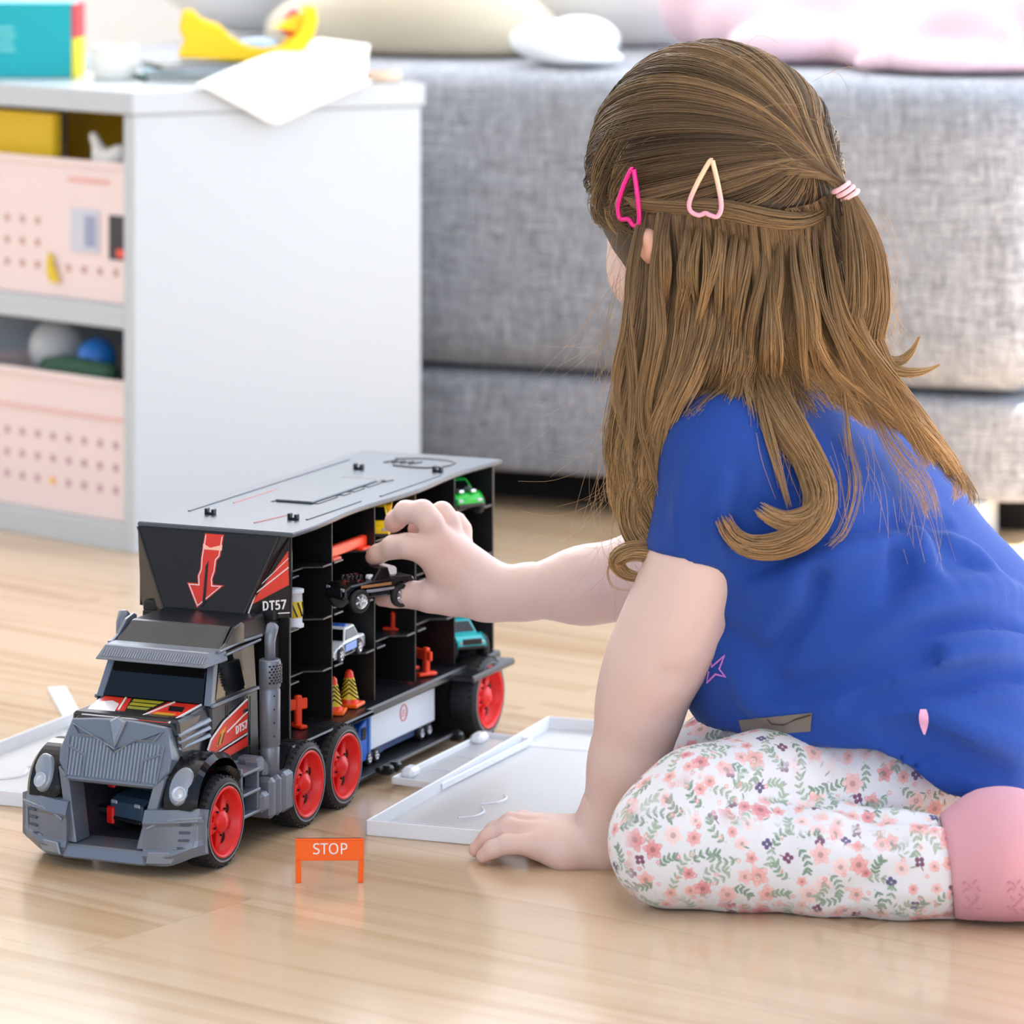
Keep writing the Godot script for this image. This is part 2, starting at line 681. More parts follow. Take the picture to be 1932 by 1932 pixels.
# the cabinet's frame: s leftwards along its front, t backwards along its side, h up
func cab(s: float, t: float, h: float) -> Vector3:
	return Vector3(-0.4095 - 0.731 * s + 0.899 * t, h, -(4.588 + 0.682 * s + 0.438 * t))

func cab_box(st: SurfaceTool, s0, s1, t0, t1, h0, h1, b := 0.001) -> void:
	var p = []
	for i in 8: p.append(cab([s1, s0][i & 1], [t1, t0][i >> 2], [h0, h1][(i >> 1) & 1]))
	hexa(st, p, b)

func cab_part(called: String, s0, s1, t0, t1, h0, h1, m: Material, parent: Node, b := 0.001) -> MeshInstance3D:
	var st = begin()
	cab_box(st, s0, s1, t0, t1, h0, h1, b)
	return part(called, st, m, parent)

func cabinet() -> void:
	var c = thing("cabinet", "low white open cabinet with two shelves holding pink plastic bins", "cabinet")
	cab_part("side_panel", 0.0, 0.017, 0.0, 0.343, 0.0, 0.4745, M.white, c, 0.0015)
	cab_part("side_panel", 0.363, 0.38, 0.0, 0.343, 0.0, 0.4745, M.white, c, 0.0015)
	cab_part("top_panel", -0.003, 0.383, -0.004, 0.346, 0.475, 0.5, M.white, c, 0.0015)
	cab_part("shelf", 0.0175, 0.3625, 0.001, 0.334, 0.241, 0.266, M.white, c)
	cab_part("bottom_panel", 0.0175, 0.3625, 0.001, 0.334, 0.0, 0.029, M.white, c)
	cab_part("back_panel", 0.0175, 0.3625, 0.335, 0.342, 0.03, 0.474, M.white, c, 0.0)
	for k in 2:
		var h0: float = [0.2665, 0.0295][k]
		var h1: float = [0.42, 0.183][k]
		var b = thing("storage_bin", ["pink perforated plastic bin with photo cards stuck on its front, on the cabinet's upper shelf", "pink perforated plastic bin without photo cards, on the cabinet's lower shelf"][k], "storage bin", Transform3D(), "pink bins in the white cabinet")
		var st = begin()
		cab_box(st, 0.021, 0.359, 0.008, 0.012, h0, h1)
		cab_box(st, 0.021, 0.359, 0.316, 0.32, h0, h1)
		cab_box(st, 0.021, 0.025, 0.012, 0.316, h0, h1)
		cab_box(st, 0.355, 0.359, 0.012, 0.316, h0, h1)
		cab_box(st, 0.025, 0.355, 0.012, 0.316, h0, h0 + 0.004)
		part("body", st, M.pink, b)
		cab_part("rim", 0.0195, 0.3605, 0.0055, 0.0085, h1 - 0.007, h1 + 0.001, M.pink, b)
		var hole = begin()
		var bump = begin()
		for i in 13:
			for j in 3:
				var s = 0.036 + i * 0.026
				var h = h0 + 0.03 + j * 0.0245
				if k == 0 and j > 0 and i < 5: continue
				cab_box(hole, s, s + 0.007, 0.0072, 0.0081, h, h + 0.008, 0.0)
		part("perforation", hole, mat([c8(196, 156, 152), c8(190, 158, 168)][k], 0.7), b).set_meta("kind", "stuff")
		if k == 0:
			cab_part("photo_card", 0.066, 0.112, 0.0062, 0.0072, 0.32, 0.367, mat(c8(205, 208, 222), 0.4), b, 0.0)
			cab_part("photo_print", 0.071, 0.088, 0.0056, 0.0061, 0.326, 0.36, mat(c8(150, 160, 190), 0.4), b.get_node("photo_card"), 0.0)
			cab_part("photo_card", 0.018, 0.049, 0.0062, 0.0072, 0.315, 0.363, mat(c8(52, 48, 54), 0.4), b, 0.0).set_meta("label", "dark photo card")
			cab_part("photo_print", 0.022, 0.036, 0.0056, 0.0061, 0.318, 0.327, mat(c8(235, 90, 72), 0.4), b.get_node("photo_card_001"), 0.0)
			cab_part("word_strip", 0.05, 0.118, 0.0068, 0.0078, 0.396, 0.401, mat(c8(232, 178, 172), 0.5), b, 0.0)
			var f = begin()
			var o = cab(0.147, 0.004, 0.283)
			extr(f, [Vector2(0.002, 0.034), Vector2(0.008, 0.03), Vector2(0.011, 0.018), Vector2(0.02, 0.004), Vector2(0.016, 0), Vector2(0.004, 0.001), Vector2(-0.001, 0.01), Vector2(-0.001, 0.024)], 0.0, 0.0015, turned(o, -0.75), 0.0003)
			part("banana_sticker", f, M.yellow, b)
		else:
			cab_part("band", 0.019, 0.361, 0.0062, 0.0085, 0.139, 0.143, mat(c8(232, 190, 187), 0.5), b, 0.0)
			var f = begin()
			cab_box(f, 0.14, 0.147, 0.0064, 0.0073, 0.0595, 0.0675, 0.0)
			part("orange_dot", f, mat(c8(248, 190, 96), 0.5), b)

# the sofa's frame: s along its front (to the right, nearer), t backwards, h up
func sof(s: float, t: float, h: float) -> Vector3:
	return Vector3(-0.070 + 0.925 * s + 0.379 * t, h, -(4.90 - 0.379 * s + 0.925 * t))

func cushion(called: String, s0, s1, t0, t1, h0, h1, r: float, puff: float, m: Material, parent: Node) -> MeshInstance3D:   # a padded block: rounded, slightly swollen
	var st = begin(true)
	var n = 10
	var mid = Vector3((s0 + s1) * 0.5, (h0 + h1) * 0.5, (t0 + t1) * 0.5)
	var half = Vector3(s1 - s0, h1 - h0, t1 - t0) * 0.5
	for ax in 3:
		for sg in [-1.0, 1.0]:
			var g = []
			for i in n + 1:
				var row = []
				for j in n + 1:
					var a = sin((i / float(n) - 0.5) * PI) if false else (i / float(n) * 2.0 - 1.0)
					var b = j / float(n) * 2.0 - 1.0
					a = signf(a) * (1.0 - pow(1.0 - absf(a), 1.8))
					b = signf(b) * (1.0 - pow(1.0 - absf(b), 1.8))
					var q = Vector3()
					q[ax] = sg
					q[(ax + 1) % 3] = a
					q[(ax + 2) % 3] = b
					var p = q * half
					var core = p.clamp(-half + Vector3.ONE * r, half - Vector3.ONE * r)
					p = core + (p - core).normalized() * r if p != core else p
					p += q * puff * (1.0 - a * a) * (1.0 - b * b) * Vector3(1 if ax == 0 else 0, 1 if ax == 1 else 0, 1 if ax == 2 else 0)
					p += mid
					row.append(sof(p.x, p.z, p.y))
				g.append(row)
			var c = sof(mid.x, mid.z, mid.y)
			for i in n:
				for j in n:
					oquad(st, g[i][j], g[i + 1][j], g[i + 1][j + 1], g[i][j + 1], c)
	return part(called, st, m, parent)

func sofa() -> void:
	var s = thing("sofa", "wide grey melange fabric sofa on low white feet", "sofa")
	cushion("base", -0.62, 0.695, 0.0, 0.95, 0.042, 0.156, 0.012, 0.004, M.sofa, s)
	cushion("seat_cushion", -0.62, 0.70, -0.008, 0.78, 0.158, 0.503, 0.05, 0.004, M.sofa, s)
	cushion("backrest", -0.62, 0.70, 0.785, 0.96, 0.157, 0.86, 0.06, 0.01, M.sofa, s)
	for p in [[0.625, 0.0], [-0.55, 0.02], [0.62, 0.8], [-0.55, 0.8], [0.64, 0.45]]:
		var t = begin()
		var q = []
		for i in 8:
			q.append(sof(p[0] + (0.013 if i & 1 else -0.013), p[1] + (0.0 if i >> 2 else 0.05), 0.044 if (i >> 1) & 1 else 0.0))
		hexa(t, q, 0.001)
		part("foot", t, M.white, s)
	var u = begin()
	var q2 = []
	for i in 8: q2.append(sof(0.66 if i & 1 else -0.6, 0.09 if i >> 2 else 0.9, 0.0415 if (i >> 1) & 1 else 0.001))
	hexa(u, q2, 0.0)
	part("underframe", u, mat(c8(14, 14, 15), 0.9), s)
	# what lies on the seat
	soft("cushion", "beige cushion lying on the sofa behind the yellow toy", "cushion", [[-0.27, 0.3, 0.53, 0.10, 0.05, 0.12], [-0.16, 0.29, 0.545, 0.10, 0.055, 0.12], [-0.08, 0.3, 0.525, 0.09, 0.04, 0.12]], c8(198, 188, 166), 0.1)
	soft("cushion", "white cushion standing at the back of the sofa above the beige cushion", "cushion", [[-0.05, 0.52, 0.60, 0.10, 0.1, 0.07], [0.05, 0.5, 0.60, 0.08, 0.1, 0.06]], c8(244, 243, 240), 0.1)
	soft("cushion", "white cushion at the back of the sofa above the cabinet top", "cushion", [[-0.5, 0.62, 0.62, 0.2, 0.12, 0.07], [-0.28, 0.62, 0.62, 0.2, 0.12, 0.07]], c8(244, 243, 240), 0.1)
	soft("cloth", "crumpled white cloth on the edge of the sofa seat", "cloth", [[0.06, 0.12, 0.535, 0.035, 0.02, 0.035], [0.1, 0.11, 0.525, 0.035, 0.02, 0.04], [0.135, 0.1, 0.515, 0.04, 0.012, 0.03], [0.08, 0.2, 0.53, 0.05, 0.03, 0.05]], c8(244, 248, 248), 0.03)
	soft("blanket", "crumpled pale pink blanket heaped on the sofa behind the child", "blanket", [[0.2, 0.36, 0.575, 0.07, 0.07, 0.09], [0.27, 0.32, 0.55, 0.08, 0.06, 0.08], [0.38, 0.36, 0.56, 0.11, 0.07, 0.1], [0.34, 0.24, 0.53, 0.09, 0.03, 0.06], [0.48, 0.28, 0.535, 0.10, 0.045, 0.1], [0.5, 0.16, 0.515, 0.07, 0.02, 0.03], [0.44, 0.19, 0.52, 0.02, 0.025, 0.12], [0.56, 0.22, 0.545, 0.025, 0.035, 0.1], [0.66, 0.2, 0.56, 0.03, 0.035, 0.1], [0.62, 0.3, 0.56, 0.15, 0.06, 0.1], [0.58, 0.17, 0.517, 0.1, 0.022, 0.06], [0.68, 0.26, 0.57, 0.1, 0.06, 0.1], [0.6, 0.45, 0.6, 0.16, 0.08, 0.08]], c8(230, 198, 206), 0.02)

# a soft thing as one blended surface: balls (s, t, h, radii) in the sofa's frame
func soft(called: String, label: String, category: String, balls: Array, c: Color, k: float) -> void:
	var lo = Vector3.INF
	var hi = -Vector3.INF
	for b in balls:
		var p = sof(b[0], b[1], b[2])
		var e = Vector3.ONE * (maxf(b[3], maxf(b[4], b[5])) + 0.03)
		lo = lo.min(p - e)
		hi = hi.max(p + e)
	lo.y = maxf(lo.y, 0.48)
	var f = Field.new(lo, hi, 0.009)
	var ang = atan2(0.379, 0.925)
	for b in balls: f.ball(Transform3D(Basis(Vector3.UP, ang), sof(b[0], b[1], b[2])), Vector3(b[3], b[4], b[5]), k)
	f.cut(Vector3.DOWN, Vector3(0, 0.5085, 0))
	var m = mat(c, 0.95)
	m.rim_enabled = true
	m.rim = 0.3
	tag(part(called, fleshed([f]), m), label, category)

func cabinet_things() -> void:
	# on top of the cabinet
	var g = thing("board_game_box", "turquoise box standing on the cabinet top beside the white cup", "box")
	var st = begin()
	var b0 = at(135, 148, 4.82)
	b0.y = 0.5005
	var rt = Vector3(0.995, 0, 0.1)
	var bk = Vector3(0.1, 0, -0.995)
	var p = []
	for i in 8: p.append(b0 + rt * (-0.22 if not i & 1 else 0.0) + bk * (0.05 if not i >> 2 else 0.0) + Vector3.UP * (0.085 if (i >> 1) & 1 else 0.0))
	hexa(st, p, 0.001)
	part("lid", st, mat(c8(14, 176, 186), 0.5), g)
	for k in 2:
		st = begin()
		var q = []
		for i in 8: q.append(b0 + rt * (0.0002 if not i & 1 else 0.005) + bk * (0.05 if not i >> 2 else 0.0) + Vector3.UP * ([0.045, 0.084][k] if (i >> 1) & 1 else [0.0, 0.045][k]))
		hexa(st, q, 0.0)
		part(["yellow_edge", "red_edge"][k], st, mat([c8(238, 226, 40), c8(214, 70, 78)][k], 0.5), g)
	for k in 4:
		st = begin()
		bx(st, b0 + rt * (-0.073 - 0.003 * (k % 2)) + bk * -0.0005 + Vector3.UP * (0.032 + k * 0.008), Vector3(0.026, 0.004, 0.0006), 0.0)
		part("lettering_line", st, mat(c8(120, 215, 215), 0.5), g)
	var cup = thing("cup", "small frosted white cup on the cabinet top beside the turquoise box", "cup", Transform3D(Basis(), Vector3(at(215, 150, 4.80).x, 0.5005, -4.80)))
	st = begin(true)
	lathe(st, [[0.0, 0.0], [0.022, 0.0], [0.024, 0.003], [0.027, 0.038], [0.0255, 0.038], [0.0225, 0.006], [0.0, 0.005]], 24)
	part("body", st, mat(c8(238, 238, 230), 0.4), cup)
	for k in 3:
		var bk2 = thing("picture_book", ["thin dark green picture book at the bottom of the stack under the yellow toy", "thin pale blue picture book in the middle of the stack under the yellow toy", "thin grey picture book on top of the stack under the yellow toy"][k], "book", turned(Vector3(at(360, 150, 4.82).x + k * 0.006, 0.5005 + k * 0.0068, -4.80 - k * 0.004), [0.25, 0.1, 0.32][k]), "picture books on the cabinet")
		st = begin()
		bx(st, Vector3(0, 0.001, 0), Vector3(0.115, 0.001, 0.09), 0.0)
		bx(st, Vector3(0, 0.0055, 0), Vector3(0.115, 0.001, 0.09), 0.0)
		bx(st, Vector3(-0.057, 0.003, 0), Vector3(0.001, 0.005, 0.09), 0.0)
		part("cover", st, mat([c8(70, 110, 100), c8(150, 190, 205), c8(120, 120, 112)][k], 0.5), bk2)
		st = begin()
		bx(st, Vector3(0.001, 0.00325, 0), Vector3(0.112, 0.0034, 0.087), 0.0)
		part("pages", st, M.whiteprint, bk2)
	# the yellow toy: a low cradle, high at both ends, with a red knob
	var y = thing("toy_cradle", "bright yellow curved plastic toy with a red knob on the book stack", "toy", turned(Vector3(at(465, 120, 4.79).x, 0.5215, -4.80), 0.12))
	st = begin()
	var prof = []
	var outer = [[-0.078, 0.006], [-0.07, 0.022], [-0.076, 0.036], [-0.072, 0.056], [-0.062, 0.058], [-0.05, 0.047], [-0.03, 0.04], [-0.018, 0.027], [0.0, 0.017], [0.02, 0.015], [0.042, 0.02], [0.058, 0.035], [0.062, 0.05], [0.064, 0.06], [0.076, 0.061], [0.078, 0.045], [0.072, 0.024], [0.05, 0.0], [0.03, -0.003], [-0.01, 0.001], [-0.05, 0.003]]
	for q in outer: prof.append(Vector2(q[0], q[1]))
	extr(st, prof, 0.022, 0.03, Transform3D(), 0.002)
	extr(st, prof, -0.03, -0.022, Transform3D(), 0.002)
	extr(st, [Vector2(-0.076, 0.004), Vector2(-0.03, 0.002), Vector2(0.03, -0.001), Vector2(0.05, 0.001), Vector2(0.072, 0.026), Vector2(0.07, 0.028), Vector2(0.048, 0.008), Vector2(0.0, 0.008), Vector2(-0.074, 0.012)], -0.022, 0.022)
	part("body", st, mat(c8(255, 208, 0), 0.4), y)
	st = begin(true)
	lathe(st, [[0.0, -0.016], [0.009, -0.014], [0.012, 0.0], [0.009, 0.014], [0.0, 0.016]], 16, Transform3D(Basis(Vector3.FORWARD, 0.4), Vector3(0.052, 0.042, 0.0)))
	part("knob", st, mat(c8(232, 60, 62), 0.4), y)
	st = begin()
	extr(st, [Vector2(0.03, 0.038), Vector2(0.05, 0.05), Vector2(0.064, 0.056), Vector2(0.06, 0.03), Vector2(0.05, 0.034)], -0.02, 0.02)
	part("end_cap", st, mat(c8(255, 208, 0), 0.4), y)
	st = begin(true)
	lathe(st, [[0.0, -0.008], [0.022, -0.006], [0.026, 0.0], [0.022, 0.006], [0.0, 0.008]], 20, Transform3D(Basis(), Vector3(0.015, 0.018, 0)))
	part("cradle_pad", st, mat(c8(180, 208, 238), 0.5), y)
	# a sheet of paper that slides over the edge, one corner hanging down the side
	st = begin(true)
	var n = 16
	var grid = []
	var A = cab(0.0, 0.07, 0.5025)
	var C = cab(0.0, 0.275, 0.5025)
	for i in n + 1:
		var row = []
		for j in n + 1:
			var u = i / float(n)
			var v = j / float(n)
			# corners: back-left, back-right, hanging corner
			var edge = A.lerp(C, u)
			var q: Vector3
			if v < 0.55:
				var w = v / 0.55
				var back = at(lerpf(604, 698, u), lerpf(72, 84, u), lerpf(4.86, 4.82, u))
				q = back.lerp(edge + Vector3(0, 0.003, 0), w)
				q.y += sin(w * PI) * 0.004
			else:
				var w = (v - 0.55) / 0.45
				var drop = (1.0 - absf(u - 0.42) / 0.58) if u > 0.42 else u / 0.42
				q = edge + Vector3(0.010 * minf(w * 3.0, 1.0), 0.003 - 0.046 * w * drop, 0.012 * minf(w * 3.0, 1.0))
			row.append(q)
		grid.append(row)
	for i in n:
		for j in n:
			quad(st, grid[i][j], grid[i + 1][j], grid[i + 1][j + 1], grid[i][j + 1])
			var dn = Vector3(-0.0003, -0.0005, 0)
			quad(st, grid[i][j + 1] + dn, grid[i + 1][j + 1] + dn, grid[i + 1][j] + dn, grid[i][j] + dn)
	tag(part("paper_sheet", st, mat(c8(248, 246, 238), 0.8)), "large white paper sheet with one corner hanging over the cabinet's side", "paper")
	var ring = thing("tape_ring", "pale wooden ring lying on the cabinet top by the paper", "ring", Transform3D(Basis(), cab(0.035, 0.318, 0.5005)))
	st = begin(true)
	lathe(st, [[0.019, 0.0], [0.0245, 0.0], [0.0255, 0.006], [0.0245, 0.012], [0.019, 0.012], [0.019, 0.0]], 28, Transform3D(), false)
	part("band", st, mat(c8(226, 200, 176), 0.6), ring)
	# in the upper bin
	var m = cab_thing("toy_box", "yellow cardboard box in the upper pink bin", "box")
	cab_part("carton", 0.06, 0.34, 0.16, 0.30, 0.271, 0.468, mat(c8(226, 176, 8), 0.5), m)
	cab_part("flap", 0.19, 0.335, 0.04, 0.05, 0.3, 0.466, mat(c8(248, 205, 14), 0.5), m)
	m = cab_thing("toy_animal", "small white toy animal peeking over the upper pink bin", "toy")
	var f = Field.new(cab(0.11, 0.05, 0.29) - Vector3(0.06, 0.03, 0.06), cab(0.11, 0.05, 0.29) + Vector3(0.06, 0.19, 0.06), 0.004)
	f.bone(cab(0.075, 0.05, 0.295), cab(0.082, 0.045, 0.42), 0.018, 0.016, 0.01)
	f.bone(cab(0.082, 0.035, 0.42), cab(0.07, 0.035, 0.428), 0.012, 0.01, 0.01)
	f.bone(cab(0.1, 0.035, 0.42), cab(0.108, 0.03, 0.446), 0.009, 0.005, 0.006)
	f.bone(cab(0.095, 0.035, 0.40), cab(0.1, 0.035, 0.42), 0.014, 0.01, 0.01)
	part("body", fleshed([f]), mat(c8(238, 236, 232), 0.7), m)
	m = cab_thing("toy_ball", "dark red ball behind the white toy in the upper pink bin", "ball")
	st = begin(true)
	var sp = []
	for i in 13: sp.append([0.03 * sin(PI * i / 12.0), -0.03 * cos(PI * i / 12.0)])
	lathe(st, sp, 24, Transform3D(Basis(), cab(0.085, 0.1, 0.418)))
	part("shell", st, mat(c8(150, 20, 24), 0.4), m)
	m = cab_thing("toy_box", "navy blue box at the side of the upper pink bin", "box")
	cab_part("carton", 0.03, 0.056, 0.12, 0.3, 0.271, 0.448, mat(c8(24, 30, 78), 0.5), m)
	# in the lower bin
	m = cab_thing("toy_block", "green plastic block heaped in the lower pink bin", "toy")
	cab_part("brick", 0.07, 0.12, 0.08, 0.2, 0.034, 0.215, mat(c8(40, 160, 40), 0.4), m, 0.004)
	m = cab_thing("toy_block", "yellow plastic block heaped in the lower pink bin", "toy")
	cab_part("brick", 0.1, 0.13, 0.21, 0.28, 0.034, 0.232, mat(c8(220, 190, 20), 0.4), m, 0.004)
	m = cab_thing("toy_ball", "blue ball heaped in the lower pink bin", "ball")
	st = begin(true)
	lathe(st, sp, 24, Transform3D(Basis().scaled(Vector3.ONE * 0.75), cab(0.145, 0.06, 0.196)))
	part("shell", st, mat(c8(40, 120, 210), 0.4), m)
	m = cab_thing("toy_box", "teal blue box at the side of the lower pink bin", "box")
	cab_part("carton", 0.028, 0.062, 0.05, 0.2, 0.034, 0.222, mat(c8(18, 104, 128), 0.4), m, 0.003)
	m = cab_thing("toy_roll", "dark green soft roll on top of the lower pink bin's toys", "toy")
	st = begin(true)
	tube(st, [cab(0.075, 0.03, 0.182), cab(0.08, 0.03, 0.184), cab(0.16, 0.035, 0.186), cab(0.2, 0.04, 0.18), cab(0.205, 0.04, 0.18)], [0.006, 0.013, 0.0135, 0.013, 0.006], 16)
	part("roll", st, mat(c8(52, 92, 72), 0.8), m)
	m = cab_thing("toy_ball", "pale grey ball in the lower pink bin next to the teal box", "ball")
	st = begin(true)
	lathe(st, sp, 24, Transform3D(Basis().scaled(Vector3.ONE * 1.1), cab(0.225, 0.07, 0.2)))
	part("shell", st, mat(c8(190, 195, 198), 0.5), m)

func cab_thing(called: String, label: String, category: String) -> Node3D:
	return thing(called, label, category)

# ---------------------------------------------------------------- the truck (its own axes: x towards its visible side, y up, z forwards)
const CX := -0.0775
var TX := Transform3D(Basis(Vector3.UP, -0.4115), Vector3(-0.2195, 0, -3.216))

func wheel(t: Node, x: float, z: float, width: float, out: float, r := 0.035) -> void:
	# out = +1 when its outer face looks along +x
	var xf = Transform3D(Basis(Vector3(0, 0, 1), -PI / 2.0 * out), Vector3(x, r, z)).scaled_local(Vector3.ONE * (r / 0.035))
	var w = Node3D.new()
	w.name = "wheel"
	t.add_child(w, true)
	named(w)
	w.transform = xf
	var s = begin(true)
	lathe(s, [[0.0262, -0.0005], [0.0268, -0.001], [0.0275, 0.0], [0.0312, -0.0004], [0.0335, -0.002], [0.0348, -0.005], [0.035, -width * 0.5], [0.0345, -width + 0.004], [0.033, -width], [0.02, -width], [0.0262, -width + 0.002]], 40, Transform3D(), false)
	part("tyre", s, M.tyre, w)
	s = begin()
	for i in 36:
		var a = TAU * i / 36.0
		bx(s, Vector3(cos(a) * 0.0343, -0.0045, sin(a) * 0.0343), Vector3(0.0014, 0.005, 0.0032), 0.0003, Basis(Vector3.UP, -a))
		bx(s, Vector3(cos(a + 0.08) * 0.0347, -width * 0.6, sin(a + 0.08) * 0.0347), Vector3(0.0012, width * 0.5, 0.0026), 0.0, Basis(Vector3.UP, -a - 0.08))
	part("tread", s, M.tyre, w).set_meta("kind", "stuff")
	s = begin(true)
	lathe(s, [[0.029, 0.0002], [0.0303, 0.0003]], 40, Transform3D(), false)
	part("sidewall_ring", s, mat(c8(120, 124, 130), 0.4), w)
	# rim: lip, dished well, five spokes with holes between, hub with a cap
	s = begin(true)
	lathe(s, [[0.0, -0.013], [0.016, -0.013], [0.0225, -0.0095], [0.0245, -0.002], [0.0255, 0.0003], [0.0268, 0.0006], [0.0274, -0.0004]], 40, Transform3D(), false)
	part("rim", s, M.red, w)
	s = begin()
	for i in 5:
		var a = TAU * i / 5.0
		taper_spoke(s, a)
	part("spoke", s, M.red, w).set_meta("kind", "stuff")
	s = begin(true)
	lathe(s, [[0.0, 0.0005], [0.0035, 0.0], [0.005, -0.0015], [0.0075, -0.002], [0.0088, -0.004], [0.0095, -0.0125]].map(func(q): return q).duplicate(), 24, Transform3D(Basis(), Vector3.ZERO), false)
	part("hub", s, M.red, w)
	s = begin()
	for i in 5:
		var a = TAU * (i + 0.5) / 5.0
		lathe(s, [[0.0, -0.0128], [0.0042, -0.0128], [0.0042, -0.0088], [0.0, -0.0088]], 8, Transform3D(Basis(), Vector3(cos(a), 0, sin(a)) * 0.0182), false)
		lathe(s, [[0.0009, -0.0105], [0.0009, -0.0035], [0.0, -0.0035]], 6, Transform3D(Basis(), Vector3(cos(a - 0.63), 0, sin(a - 0.63)) * 0.0105), false)
	part("rim_hole", s, mat(c8(34, 6, 8), 0.6), w).set_meta("kind", "stuff")

func taper_spoke(s: SurfaceTool, a: float) -> void:
	var b = Basis(Vector3.UP, -a)
	var p = []
	for i in 8:
		var far = i & 1
		var r = 0.023 if far else 0.006
		var hw = 0.0036 if far else 0.0046
		p.append(b * Vector3(r, ([-0.0125, -0.0125][far] if not (i >> 1) & 1 else [-0.0045, -0.0075][far]), hw if i >> 2 else -hw))
	hexa(s, p, 0.001)

func both(f: Callable) -> void:
	f.call(1.0)
	f.call(-1.0)

func truck() -> void:
	var t = thing("toy_truck", "large black and silver toy transporter truck with red wheels and an open trailer case", "toy truck", TX)
	# ---- frame
	var s = begin()
	bx(s, Vector3(CX, 0.034, -0.155), Vector3(0.085, 0.022, 0.19), 0.002)
	bx(s, Vector3(CX, 0.034, -0.515), Vector3(0.085, 0.03, 0.06), 0.002)
	for z in [-0.006, -0.1475, -0.2155, -0.502]: tube(s, [Vector3(-0.13, 0.034, z), Vector3(-0.025, 0.034, z)], [0.004], 10)
	part("chassis", s, M.black, t)
	for z in [-0.006, -0.1475, -0.2155, -0.502]:
		var r = 0.0345 if z > -0.1 else 0.0337 if z > -0.3 else 0.035
		wheel(t, 0.0, z, 0.026, 1.0, r)
		wheel(t, -0.155, z, 0.026, -1.0, r)
	# ---- bonnet and cab
	s = begin()
	taper(s, CX - 0.05, CX + 0.05, 0.068, 0.112, -0.036, 0.012, CX - 0.046, CX + 0.046, -0.036, 0.012, 0.002)
	hexa(s, [Vector3(CX - 0.05, 0.1, -0.034), Vector3(CX + 0.05, 0.1, -0.034), Vector3(CX - 0.046, 0.1155, -0.034), Vector3(CX + 0.046, 0.1155, -0.034), Vector3(CX - 0.047, 0.1, 0.014), Vector3(CX + 0.047, 0.1, 0.014), Vector3(CX - 0.041, 0.1095, 0.014), Vector3(CX + 0.041, 0.1095, 0.014)], 0.0015)
	part("bonnet", s, M.graphite, t)
	s = begin()
	taper(s, CX - 0.052, CX + 0.052, 0.05, 0.114, -0.112, -0.033, CX - 0.0505, CX + 0.0505, -0.112, -0.033, 0.0015)
	part("cab_body", s, M.graphite, t)
	s = begin()
	taper(s, CX - 0.0495, CX + 0.0495, 0.114, 0.151, -0.112, -0.034, CX - 0.045, CX + 0.045, -0.116, -0.05, 0.001)
	part("cab_roof", s, M.black, t)
	# door seams, belt line and the silver screen pillars
	for k in [1.0, -1.0]:
		s = begin()
		bx(s, Vector3(CX + k * 0.0508, 0.1145, -0.0725), Vector3(0.0026, 0.0028, 0.079), 0.0006)
		part("belt_trim", s, M.silver, t)
	for k in [1.0, -1.0]:
		s = begin()
		hexa(s, [Vector3(CX + k * 0.044, 0.1145, -0.0325), Vector3(CX + k * 0.0502, 0.1145, -0.0325), Vector3(CX + k * 0.0395, 0.1495, -0.0485), Vector3(CX + k * 0.0456, 0.1495, -0.0485), Vector3(CX + k * 0.044, 0.1145, -0.0405), Vector3(CX + k * 0.0502, 0.1145, -0.0405), Vector3(CX + k * 0.0395, 0.1495, -0.0555), Vector3(CX + k * 0.0456, 0.1495, -0.0555)], 0.0006)
		part("screen_pillar", s, M.silver, t)
		s = begin()
		var wx = Transform3D(Basis(Vector3(0, 0, 1).rotated(Vector3(0, 0, 1), 0), Vector3(-0.12 * k, 1, 0).normalized(), Vector3(1, 0, 0)), Vector3(CX + k * 0.0497, 0.1155, 0))
		wx.basis.z = wx.basis.x.cross(wx.basis.y)
		var z0 = 0.0 if k > 0 else 0.0
		extr(s, [Vector2(-0.041, 0.0025), Vector2(-0.0555, 0.0335), Vector2(-0.09, 0.0335), Vector2(-0.092, 0.0025)], -0.0009, 0.0009, wx, 0.0002)
		part("side_window", s, M.glass, t)
		s = begin()
		for z in [-0.0585, -0.096]: bx(s, Vector3(CX + k * 0.0518, 0.086, z), Vector3(0.0006, 0.05, 0.0008), 0.0)
		bx(s, Vector3(CX + k * 0.0519, 0.072, -0.078), Vector3(0.0006, 0.0008, 0.036), 0.0)
		part("door_seam", s, M.black, t)
		s = begin()
		bx(s, Vector3(CX + k * 0.0524, 0.1015, -0.087), Vector3(0.002, 0.003, 0.009), 0.0008)
		part("door_handle", s, M.graphite, t)
		# flame stripe on the door: red band, white line, yellow patch
		s = begin()
		var sx = Transform3D(Basis(Vector3(0, 0, -1), Vector3(0, 1, 0), Vector3(1, 0, 0)), Vector3(CX + (0.0518 if k > 0 else -0.0526), 0.0, 0.0))
		extr(s, [Vector2(0.02, 0.0775), Vector2(0.03, 0.089), Vector2(0.05, 0.0985), Vector2(0.09, 0.1085), Vector2(0.09, 0.0845), Vector2(0.05, 0.081)], 0.0, 0.0008, sx)
		part("flame_stripe", s, M.redprint, t)
		s = begin()
		extr(s, [Vector2(0.024, 0.0735), Vector2(0.05, 0.077), Vector2(0.09, 0.0805), Vector2(0.09, 0.0735), Vector2(0.05, 0.071), Vector2(0.034, 0.0705)], 0.0, 0.0008, sx)
		part("flame_stripe", s, M.redprint, t)
		s = begin()
		extr(s, [Vector2(0.02, 0.0775), Vector2(0.03, 0.0895), Vector2(0.05, 0.099), Vector2(0.09, 0.109), Vector2(0.09, 0.1102), Vector2(0.05, 0.1002), Vector2(0.029, 0.0905), Vector2(0.0185, 0.0775)], 0.0, 0.0009, sx)
